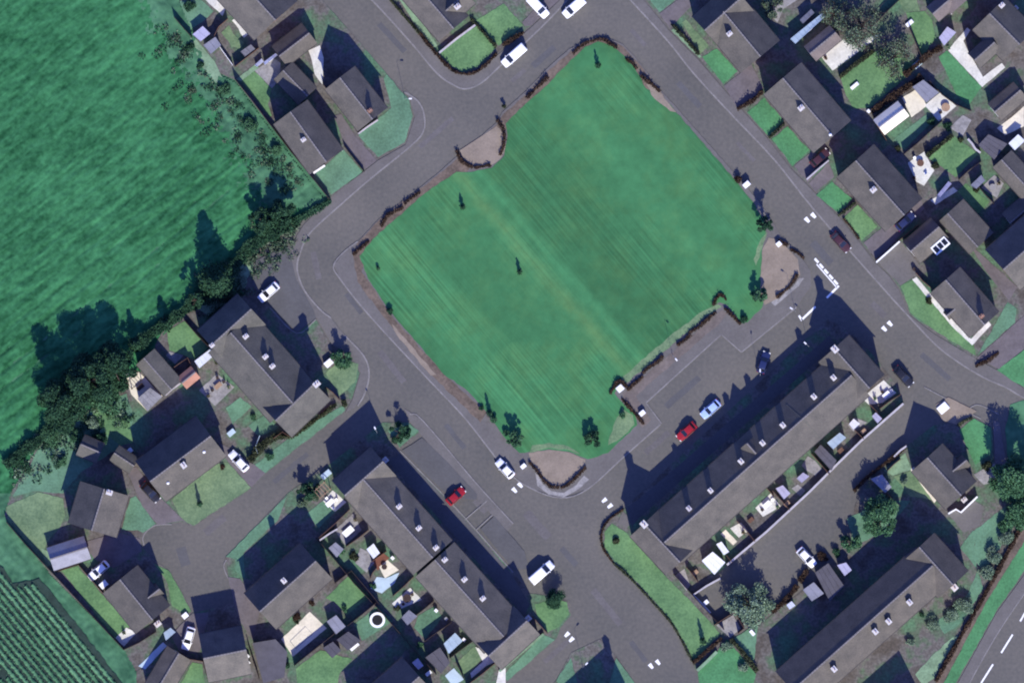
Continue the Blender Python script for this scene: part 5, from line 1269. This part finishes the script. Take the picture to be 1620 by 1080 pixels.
# ------------------------------------------------------------------ trees and shrubs
TR = [
 ('rounded dark tree, left one of the pair by the road bend hedge', 414, 350, 2.6, 5.4, 'leaf_dark', dict(dens=1.9, z0=.03)),
 ('rounded dark tree, right one of the pair by the road bend hedge', 446, 334, 2.9, 5.8, 'leaf_dark', dict(dens=1.9, z0=.03)),  # label, x, y, crown radius, height, leaf, kind args
 ('dark tree at the lower side of the tall field tree', 310, 476, 1.9, 6.2, 'leaf_dark', {}),
 ('large dark tree, top of the clump at the left field edge', 180, 582, 4.8, 9.6, 'leaf_dark', dict(dens=1.9, z0=.03, size=.22)),
 ('large dark tree in the middle of the clump at the left field edge', 140, 602, 5.5, 10.6, 'leaf_dark', dict(dens=1.9, z0=.03, size=.22)),
 ('broad dark tree, lowest of the clump at the left field edge', 98, 636, 5.4, 10.4, 'leaf_dark', dict(dens=1.9, z0=.03, size=.22)),
 ('small tree at the garden side of the left field clump', 166, 634, 3.2, 5.0, 'leaf', {}),
 ('pale leafed tree spreading over the top of the north-east gardens', 1362, 42, 5.0, 6.5, 'leaf_grey', dict(bare=.84)),
 ('second pale tree over the bright lawn, north-east gardens', 1412, 92, 4.0, 5.2, 'leaf_grey', dict(bare=.86)),
 ('pale tree at the top edge right of the north-east shed', 1322, 22, 3.2, 5.2, 'leaf_grey', dict(bare=.82)),
 ('pale green tree beside the shaded enclosure, garage court', 1186, 955, 4.6, 7.5, 'leaf_pale', dict(dens=1.0)),
 ('round tree throwing a dark shadow on the garage court', 1392, 816, 3.9, 7.6, 'leaf', dict(dens=1.2)),
 ('small tree at the court edge, left of the round one', 1346, 856, 2.0, 4.4, 'leaf', {}),
 ('big tree at the right edge below the east street junction', 1606, 762, 5.2, 10.5, 'leaf', dict(dens=1.6, size=.26)),
 ('bushy tree at the right edge, below the big one', 1612, 812, 3.4, 6.5, 'leaf', {}),
 ('small round street tree beside the side road corner', 632, 684, 2.1, 4.6, 'leaf_dark', dict(dens=2.0, z0=.03)),
 ('small tree on the round corner lawn, west of the green', 540, 566, 2.1, 4.6, 'leaf', {}),
 ('slender tree on the north-east edge of the green', 1210, 356, 1.7, 5.8, 'leaf_dark', {}),
 ('leafy young tree at the left of the south corner bay', 816, 694, 1.7, 4.2, 'leaf', {}),
 ('star shaped young tree at the right of the south corner bay', 938, 694, 1.8, 2.8, 'leaf_dark', {}),
 ('dark young tree beside the east lay-by', 1200, 466, 1.6, 3.6, 'leaf', {}),
 ('tree beside the garden with white furniture, upper terrace', 486, 776, 2.0, 4.2, 'leaf_dark', {}),
 ('tree in the shade behind the dark top semi of the north-east street', 1222, 10, 2.4, 5, 'leaf_grey', dict(bare=.4)),
]
for lab, x, y, r, h, lf, kw in TR: tree(lab, x, y, r, h, lf, **kw)
CF = [
 ('tall dark spreading conifer standing alone on the field hedge', 344, 446, 4.1, 10.3),
 ('slim young conifer by the top corner of the green', 946, 104, .55, 2.5), ('slim young conifer alone at the upper left of the green', 732, 328, .55, 2.2),
 ('slim young conifer on the worn track in the middle of the green', 822, 430, .5, 2.2), ('young conifer on the lower left edge of the green', 775, 654, .62, 3.2),
 ('slim conifer on the long verge beside the south road', 1112, 1013, .6, 3.4), ('slim conifer on the dry front lawn', 316, 797, .5, 3.2),
 ('pointed dark conifer on the field edge above the slate outbuilding', 215, 545, 1.5, 5.2), ('stubby dark conifer beside the lawn behind the row of three', 262, 512, 1.5, 4.2),
]
for lab, x, y, r, h in CF: conifer(lab, x, y, r, h, size=.16 if r < 1.2 else .26, dens=1.0 if r < 1.2 else 1.3)
BU = [
 ('dark bush on the left edge of the green by the kerb', 617, 492, .8, 1.5, 'leaf_dark'), ('low dark tuft on the left half of the green', 598, 424, .5, .9, 'leaf'),
 ('round dark bush on the corner lawn by the white van', 878, 945, 2.2, 4.6, 'leaf_dark'), ('bush at the notch of the green beside the parking court', 1177, 505, .9, 1.4, 'leaf_dark'),
 ('small bush, uppermost of three at the lower left edge of the green', 762, 646, .6, 1.2, 'leaf_dark'), ('small bush, middle of three at the lower left edge of the green', 780, 664, .9, 1.6, 'leaf'), ('small bush, lowest of three at the lower left edge of the green', 800, 684, .8, 1.4, 'leaf'),
 ('dark shrub at the left end of the parking court path', 984, 656, .9, 1.2, 'leaf'), ('shrub on the corner lawn at the lower end of the long terrace', 975, 854, .9, 1.0, 'leaf_hedge'),
 ('dark bush on the roadside of the green near the small white cabinet', 1168, 284, 1.1, 1.6, 'leaf_brown'), ('thin dark bush where the lay-by meets the road', 797, 168, .5, 1.6, 'leaf_hedge'),
 ('bush on the grass strip below the hedge of the row of three', 428, 722, 1.0, 1.3, 'leaf'), ('bush at the front corner of the dry lawn, by the white car', 352, 738, .6, .8, 'leaf_brown'),
 ('grey bush by the side road in front of the terrace tree', 476, 796, 1.3, 1.8, 'leaf_grey'), ('dry bush beside the timber frame, upper terrace garden', 498, 788, 1.1, 1.4, 'leaf_grey'),
 ('low bush at the left edge above the dry garden, nearest the field', 22, 728, 1.5, 2.0, 'leaf_dark'), ('low bush at the left edge, right of the nearest one', 48, 704, 1.6, 2.2, 'leaf_dark'), ('bush at the lower foot of the left tree clump', 80, 690, 1.8, 2.4, 'leaf'),
 ('bush in the rough garden under the left tree clump', 122, 690, 1.7, 2.0, 'leaf'), ('pale bush in the rough garden above the small garages', 146, 668, 1.4, 1.6, 'leaf_pale'), ('shrub by the garden corner left of the pale garage', 100, 730, 1.2, 1.7, 'leaf'),
 ('dark shrub above the small slate garage', 158, 694, 1.6, 2.4, 'leaf_dark'), ('pale bramble patch behind the parking area', 345, 478, 1.6, 1.2, 'leaf_pale'), ('pale bramble patch below the tall field tree', 364, 462, 1.6, 1.2, 'leaf_grey'), ('bramble patch beside the parking area corner', 384, 446, 1.3, 1.1, 'leaf_pale'),
 ('pale shrub on the bank beside the main road, uppermost', 1592, 852, 1.9, 2.2, 'leaf_pale'), ('pale shrub on the main road bank, second from the top', 1572, 876, 2.0, 2.2, 'leaf_pale'), ('pale shrub on the main road bank by the terrace end', 1560, 906, 1.8, 2.0, 'leaf_pale'),
 ('round pale shrub below the end chimney of the bottom right terrace', 1524, 956, 2.2, 2.4, 'leaf_pale'), ('pale shrub below the first of the terrace end shrubs', 1506, 972, 1.8, 2.0, 'leaf_pale'), ('round pale shrub in front of the bottom right terrace', 1476, 986, 1.5, 1.8, 'leaf_pale'),
 ('small shrub in the garden in front of the bottom right terrace', 1440, 1016, 1.0, 1.4, 'leaf_pale'), ('dark shrub by the front fence of the bottom right terrace', 1458, 972, .6, .9, 'leaf_dark'),
 ('dark shrub beside the pale shed court edge', 1302, 880, 1.3, 1.8, 'leaf_brown'), ('bush in the upper front corner of the detached lower right house', 1560, 736, 1.3, 1.8, 'leaf_hedge'),
 ('dark bush at the back of the small lawn, right of the cream roofed garage', 1520, 220, .7, 1.0, 'leaf_hedge'), ('bush at the bright lawn foot below the end hedge', 1150, 1022, 1.4, 1.6, 'leaf_pale'), ('pale bush row end in the bright lawn at the bottom edge', 1176, 1054, 1.3, 1.4, 'leaf_pale'),
 ('bush on the rough field strip beside the top left houses', 356, 142, 1.4, 1.4, 'leaf'), ('second bush on the rough field strip beside the top left houses', 398, 196, 1.5, 1.6, 'leaf'), ('low bush on the rough field strip near the left parallel house', 436, 236, 1.4, 1.4, 'leaf'), ('dark bush on the field edge at the top', 300, 10, 1.3, 1.8, 'leaf_dark'),
 ('dark low weeds at the field edge beside the upper sheds', 300, 76, 1.1, 1.0, 'leaf_dark'), ('dark low weeds below the upper sheds at the field edge', 318, 104, 1.0, .9, 'leaf_dark'),
 ('bush at the right edge below the lower right detached house', 1590, 832, 1.5, 2.2, 'leaf'), ('dark bush on the bank above the lilac shed of the court', 1322, 874, 1.0, 1.5, 'leaf_dark'), ('shrub beside the end hedge of the side strip', 545, 638, .9, 1.3, 'leaf_hedge'), ('bush beside the white topped post on the round corner lawn', 548, 578, .9, 1.1, 'leaf'),
 ('bush in the shaded corner below the terrace tree, side road', 502, 770, .9, 1.6, 'leaf_dark'), ('dark low bush behind the cream patio house', 470, 984, .5, .8, 'leaf_hedge'), ('bush by the flat garage at the bottom edge', 455, 1050, .8, 1.3, 'leaf_dark'),
]
for lab, x, y, r, h, lf in BU: bush(lab, x, y, r, h, lf)

# ------------------------------------------------------------------ street things
for lab, x, y, a in (('street lamp on the bend by the right parallel house, top left block', 641, 157, 0), ('street lamp in the long terrace shadow near the junction', 1279, 548, 2.4), ('street lamp beside the navy car in the terrace shadow', 1202, 594, 1.6),
   ('street lamp at the side road corner in the shade of the upper terrace', 597, 684, 2), ('street lamp at the bottom edge in the house shadow', 922, 1054, .8), ('street lamp at the corner of the parking court near the give way line', 1258, 492, 2.6),
  
   ('street lamp on the parking court path by the green', 1064, 562, 5.4)): lamp_post(lab, x, y, 5.6, a)
CB = [('white utility cabinet in front of the dark bush, north-east edge of the green', 1181, 292, 1.3, .9, 1.2), ('white cabinet at the upper side of the east lay-by', 1232, 386, .9, .8, 1.0), ('white storage box on the round corner lawn', 520, 574, 1.6, 1.1, 1.1),
 ('white box beside the drive of the front gable house', 164, 924, 1.5, 1.1, 1.0), ('white cabinet at the left tip of the south corner bay', 828, 737, 1.0, .7, .8), ('pale cabinet on the path of the parking court, lower end', 1016, 653, 1.1, .8, .9),
 ('white slab topped box by the entrance of the garage court lane', 1492, 645, 2.0, 1.5, .5), ('white box in the planter square of the green', 981, 614, 1.3, 1.1, .5), ('turquoise box in the shade beside the terrace tree', 516, 750, 2.0, 1.0, .8),
 ('white bench box on the bright lawn, north-east gardens', 1352, 136, 1.7, .6, .5), ('white bench box on the grass strip near the top edge', 1439, 37, 1.5, .7, .5), ('turquoise sheet at the corner of the bright lawn', 1451, 102, 1.6, 1.0, .4),
 ('white box in the enclosure at the lower end of the long terrace', 1117, 952, .9, .7, .7), ('blue grey box in the shaded garden of the broad roofed house', 366, 684, 1.5, .9, .8), ('white box on the shaded lawn below the court tree', 1190, 1000, .6, 1.1, .7),
 ('white box at the field end of the small pale garage', 206, 712, .8, .8, .8), ('white box beside the front of the bottom edge house', 293, 973, 1.1, .9, .7), ('white box in the alley behind the lower terrace', 678, 1064, 1.2, .6, .8), ('white box beside the trampoline lawn', 561, 1022, 1.9, .6, .7),
 ('cream box on the white patio behind the cream roofed garage', 1461, 132, .9, .7, .8), ('pale stone box beside the furniture patio yard', 393, 1030, .7, .7, .8), ('pale square box in the upper terrace shade', 392, 1037, .7, .7, .8)]
for lab, x, y, a, b_, c in CB[:-2]: box(lab, x, y, a, b_, c, 'pale_blue' if 'turquoise' in lab or 'blue grey' in lab else 'white_plastic')
BN = [('upper one of two white bins beside the bottom edge house', 392, 1037), ('lower one of two white bins beside the bottom edge house', 393, 1047), ('white bin at the corner of the cream roofed garage', 1374, 176), ('dark bin by the end wall of the solar panel garage', 1446, 426), ('white bin beside the lean-to of the row of three', 335, 548),
 ('white bin on the path below the white shed of the upper terrace', 621, 882), ('pale bin behind the middle of the lower terrace', 690, 965), ('grey bin behind the lower terrace, right of the lawn', 706, 978), ('white bin at the lower terrace back wall by the greenhouse', 734, 1011)]
for lab, x, y in BN: bin_(lab, x, y, 'timber_dark' if 'dark' in lab else ('metal_grey' if 'grey' in lab else 'white_plastic'))

# trampoline
c = W(597, 980); t = empty('trampoline', (c.x, c.y, 0), 'round trampoline with a pale rim on the back lawn', 'trampoline')
m = MB(); n = 28
for r0, r1, z0, z1 in ((1.02, 1.48, .62, .68),):
    vs = []; 
    for z in (z0, z1):
        for r_ in (r0, r1):
            for i in range(n): a = 6.2832 * i / n; vs.append((c.x + r_ * math.cos(a), c.y + r_ * math.sin(a), z))
    fs = []
    for i in range(n):
        j = (i + 1) % n; fs += [[i, j, n + j, n + i][::-1], [2*n+i, 2*n+j, 3*n+j, 3*n+i][::-1], [n+i, n+j, 3*n+j, 3*n+i], [i, 2*n+i, 2*n+j, j]]
    m.add(vs, fs)
m.build('rim_pad', 'roof_white', t, (c.x, c.y, 0))
m = MB(); m.cyl((c.x, c.y, .60), 1.03, 1.03, .02, n); m.build('mat', 'black_mat', t, (c.x, c.y, 0))
for i in range(6):
    a = 1.047 * i; m = MB(); m.cyl((c.x + 1.3 * math.cos(a), c.y + 1.3 * math.sin(a), 0), .035, .035, .62, 8); m.build('leg', 'metal_grey', t, (c.x, c.y, 0))

# garden furniture
for lab, x, y, m, rd, s_ in (('white table on the bright patio of the upper terrace', 522, 795, 'white_plastic', False, 1.0), ('dark table on the white patio of the lower terrace', 644, 946, 'timber_dark', True, 1.1), ('round brown table on the white square patio, north-east gardens', 1496, 170, 'timber_light', True, 1.1),
   ('dark table on the cream patio of the terrace gardens', 608, 896, 'timber_dark', True, .7), ('brown table on the grey patio of the row of three', 345, 610, 'timber_light', False, .9), ('white table on the furniture patio of the long terrace', 1213, 798, 'white_plastic', False, 1.0),
   ('white table in the upper white yard of the long terrace', 1402, 624, 'white_plastic', False, .9), ('dark table by the white clutter patio, north-east gardens', 1456, 258, 'timber', True, .9), ('pale square table on the square paved garden', 551, 840, 'roof_white', False, 1.3),
   ('dark bench table in the cream yard by the slate outbuilding', 222, 612, 'timber_dark', False, .9), ('pale table on the stone patio near the right edge', 1570, 296, 'slabs', True, .8)): table(lab, x, y, m, rd, .72, s_)
for lab, x, y, m, a in (('white chair above the bright patio table', 517, 788, 'white_plastic', 5.4), ('white chair below the bright patio table', 527, 803, 'white_plastic', 2.3), ('white chair right of the bright patio table', 532, 790, 'white_plastic', 3.9), ('dark chair by the lower terrace white patio table', 652, 940, 'timber_dark', 3.6), ('dark chair at the near side of the lower terrace patio table', 638, 955, 'timber_dark', .8),
   ('brown chair left of the grey patio table', 336, 617, 'timber_dark', .7), ('brown chair right of the grey patio table', 354, 604, 'timber_dark', 3.8), ('dark chair above the grey patio table', 344, 598, 'timber_dark', 4.9), ('white chair beside the furniture patio table', 1222, 790, 'white_plastic', 3.8), ('dark chair beside the furniture patio table', 1206, 806, 'timber_dark', .7),
   ('dark chair in the upper white yard', 1396, 620, 'timber_dark', 5.6), ('white chair at the far end of the upper white yard', 1410, 618, 'white_plastic', 3.6), ('dark chair by the round brown table', 1488, 178, 'timber_dark', .7), ('white chair on the clutter patio, north-east gardens', 1464, 274, 'white_plastic', 2.2), ('white chair beside the dark clutter patio table', 1447, 250, 'white_plastic', 5.2)): chair(lab, x, y, m, a)
for lab, x, y, lf in (('plant pot at the corner of the grey patio of the row of three', 362, 612, 'leaf'), ('plant pot on the lower edge of the grey patio', 330, 626, 'leaf_hedge'), ('plant pot on the furniture patio of the long terrace', 1230, 802, 'leaf'), ('plant pot on the white patio near the lower end of the long terrace', 1176, 842, 'leaf_hedge'),
   ('plant pot by the white path of the top right house', 1500, 76, 'leaf'), ('plant pot on the stone patio', 1580, 290, 'leaf_hedge'), ('plant pot on the square paved garden', 562, 822, 'leaf_hedge'), ('plant pot in the upper white yard', 1384, 630, 'leaf'), ('plant pot on the clutter patio', 1446, 282, 'leaf_brown'), ('plant pot on the path of the front gable house', 196, 1000, 'leaf_dark'), ('plant pot at the corner of the white strip', 1306, 92, 'leaf_brown')): planter(lab, x, y, .32, lf)
# timber frame in the upper terrace garden and the pergola in the cream yard
def pergola(label, x, y, sx, sy, m, rot):
    c = W(x, y); r = empty('pergola', (c.x, c.y, 0), label, 'pergola'); d = Vector((math.cos(rot), math.sin(rot))); n = Vector((-d.y, d.x))
    for a in (-1, 1):
        for b_ in (-1, 1):
            q = c + d * a * sx / 2 + n * b_ * sy / 2; t = MB(); t.box((q.x, q.y, 0), .12, .12, 2.2, rot); t.build('post', m, r, (c.x, c.y, 0))
    for b_ in (-1, 1):
        q = c + n * b_ * sy / 2; t = MB(); t.box((q.x, q.y, 2.203), sx + .4, .12, .16, rot); t.build('beam', m, r, (c.x, c.y, 0))
    t = MB()
    for i in range(5):
        q = c + d * (i - 2) * sx / 4.2; t.box((q.x, q.y, 2.366), .10, sy + .5, .12, rot)
    t.build('rafters', m, r, (c.x, c.y, 0))
pergola('brown timber pergola beside the tree, upper terrace garden', 510, 775, 2.6, 1.7, 'timber_light', .72)
pergola('dark timber pergola in the cream yard at the left', 212, 603, 2.4, 1.6, 'timber_dark', .72)

rnd = random.Random(44)
for lab, x, y, m in (('first', 1100, 905, 'timber_light'), ('second', 1132, 893, 'timber'), ('third', 1188, 822, 'timber'), ('fourth', 1245, 796, 'timber_light'), ('fifth', 1330, 712, 'timber'), ('sixth', 1366, 682, 'timber_light')):
    box('low %s box in the rear yards of the long terrace, %s from the lower end' % ('brown' if m == 'timber' else 'tan', lab), x, y, 1.1, .7, .7, m, .72, 'log_store', 'log store')
for lab, x, y, lf in (('shrub at the back fence of the upper terrace, below the square paved garden', 540, 872, 'leaf'), ('shrub between two sheds of the upper terrace gardens', 560, 880, 'leaf_hedge'), ('shrub beside the blue paved garden of the terraces', 590, 926, 'leaf'), ('shrub at the rear of the lower terrace, above the grey shed', 628, 962, 'leaf_hedge'),
   ('shrub by the alley below the lower terrace lawn', 664, 1020, 'leaf'), ('shrub beside the dry lawn of the lower terrace', 758, 1018, 'leaf_hedge'), ('shrub in the lower corner of the square lawn below the broad dark roof', 545, 964, 'leaf'), ('brown shrub along the sunny wall above the cream patio', 470, 975, 'leaf_brown'), ('brown shrub right along the sunny wall above the cream patio', 492, 955, 'leaf_brown'),
   ('dark shrub in the north-east gardens beside the clutter patio', 1480, 262, 'leaf_hedge'), ('dark shrub between the stone patio and the small lawn', 1545, 300, 'leaf_hedge'), ('dark shrub beside the bench table at the grey stone paving', 1500, 200, 'leaf_dark'), ('dark shrub below the round brown table', 1474, 192, 'leaf_dark'), ('dark shrub in the corner by the turquoise lawn', 1420, 236, 'leaf_hedge'),
   ('shrub at the back of the row of three beside the white lean-to', 345, 570, 'leaf_hedge'), ('shrub between the small lawns behind the row of three', 402, 660, 'leaf'), ('dark shrub at the foot of the red chimney house, corner plot', 1470, 476, 'leaf_hedge'), ('shrub at the house wall of the lower right dry garden', 1430, 762, 'leaf_pale')):
    bush(lab, x, y, rnd.uniform(.7, 1.1), rnd.uniform(.9, 1.5), lf)
# ------------------------------------------------------------------ light and camera
EL = math.radians(37)
hx, hy = -0.22, 0.975
k = math.hypot(hx, hy); hx /= k; hy /= k
wd = bpy.data.worlds.new('World'); SC.world = wd; wd.use_nodes = True
nt = wd.node_tree; bg = nt.nodes['Background']
sky = nt.nodes.new('ShaderNodeTexSky'); sky.sky_type = 'NISHITA'; sky.sun_disc = False
sky.sun_elevation = EL; sky.sun_rotation = math.atan2(-hx, -hy); sky.air_density = 1.2; sky.dust_density = 0.4; sky.ozone_density = 5.0
tn = nt.nodes.new('ShaderNodeMix'); tn.data_type = 'RGBA'; tn.blend_type = 'MULTIPLY'; tn.inputs[0].default_value = 1.0
tn.inputs[7].default_value = (0.90, 0.87, 1.70, 1)          # a deep clear blue sky
nt.links.new(sky.outputs[0], tn.inputs[6]); nt.links.new(tn.outputs[2], bg.inputs[0]); bg.inputs[1].default_value = 0.112
sl = bpy.data.lights.new('sun', 'SUN'); sl.energy = 4.9; sl.angle = math.radians(0.5); sl.color = (0.98, 0.94, 0.83)
so = bpy.data.objects.new('sun', sl); COL.objects.link(so)
dv = Vector((hx * math.cos(EL), hy * math.cos(EL), -math.sin(EL)))
so.rotation_euler = dv.to_track_quat('-Z', 'Y').to_euler(); so.location = (30, -120, 110)

cam = bpy.data.cameras.new('camera'); H = 3000.0
cam.sensor_width = 36; cam.lens = 36 * H / (1620 * S); cam.clip_start = 50; cam.clip_end = 9000
co = bpy.data.objects.new('camera', cam); COL.objects.link(co); co.location = (0, 0, H); co.rotation_euler = (0, 0, 0)
SC.camera = co
SC.view_settings.view_transform = 'Standard'; SC.view_settings.look = 'None'; SC.view_settings.gamma = 1; SC.view_settings.exposure = 0.45

SC.cycles.filter_width = 2.0
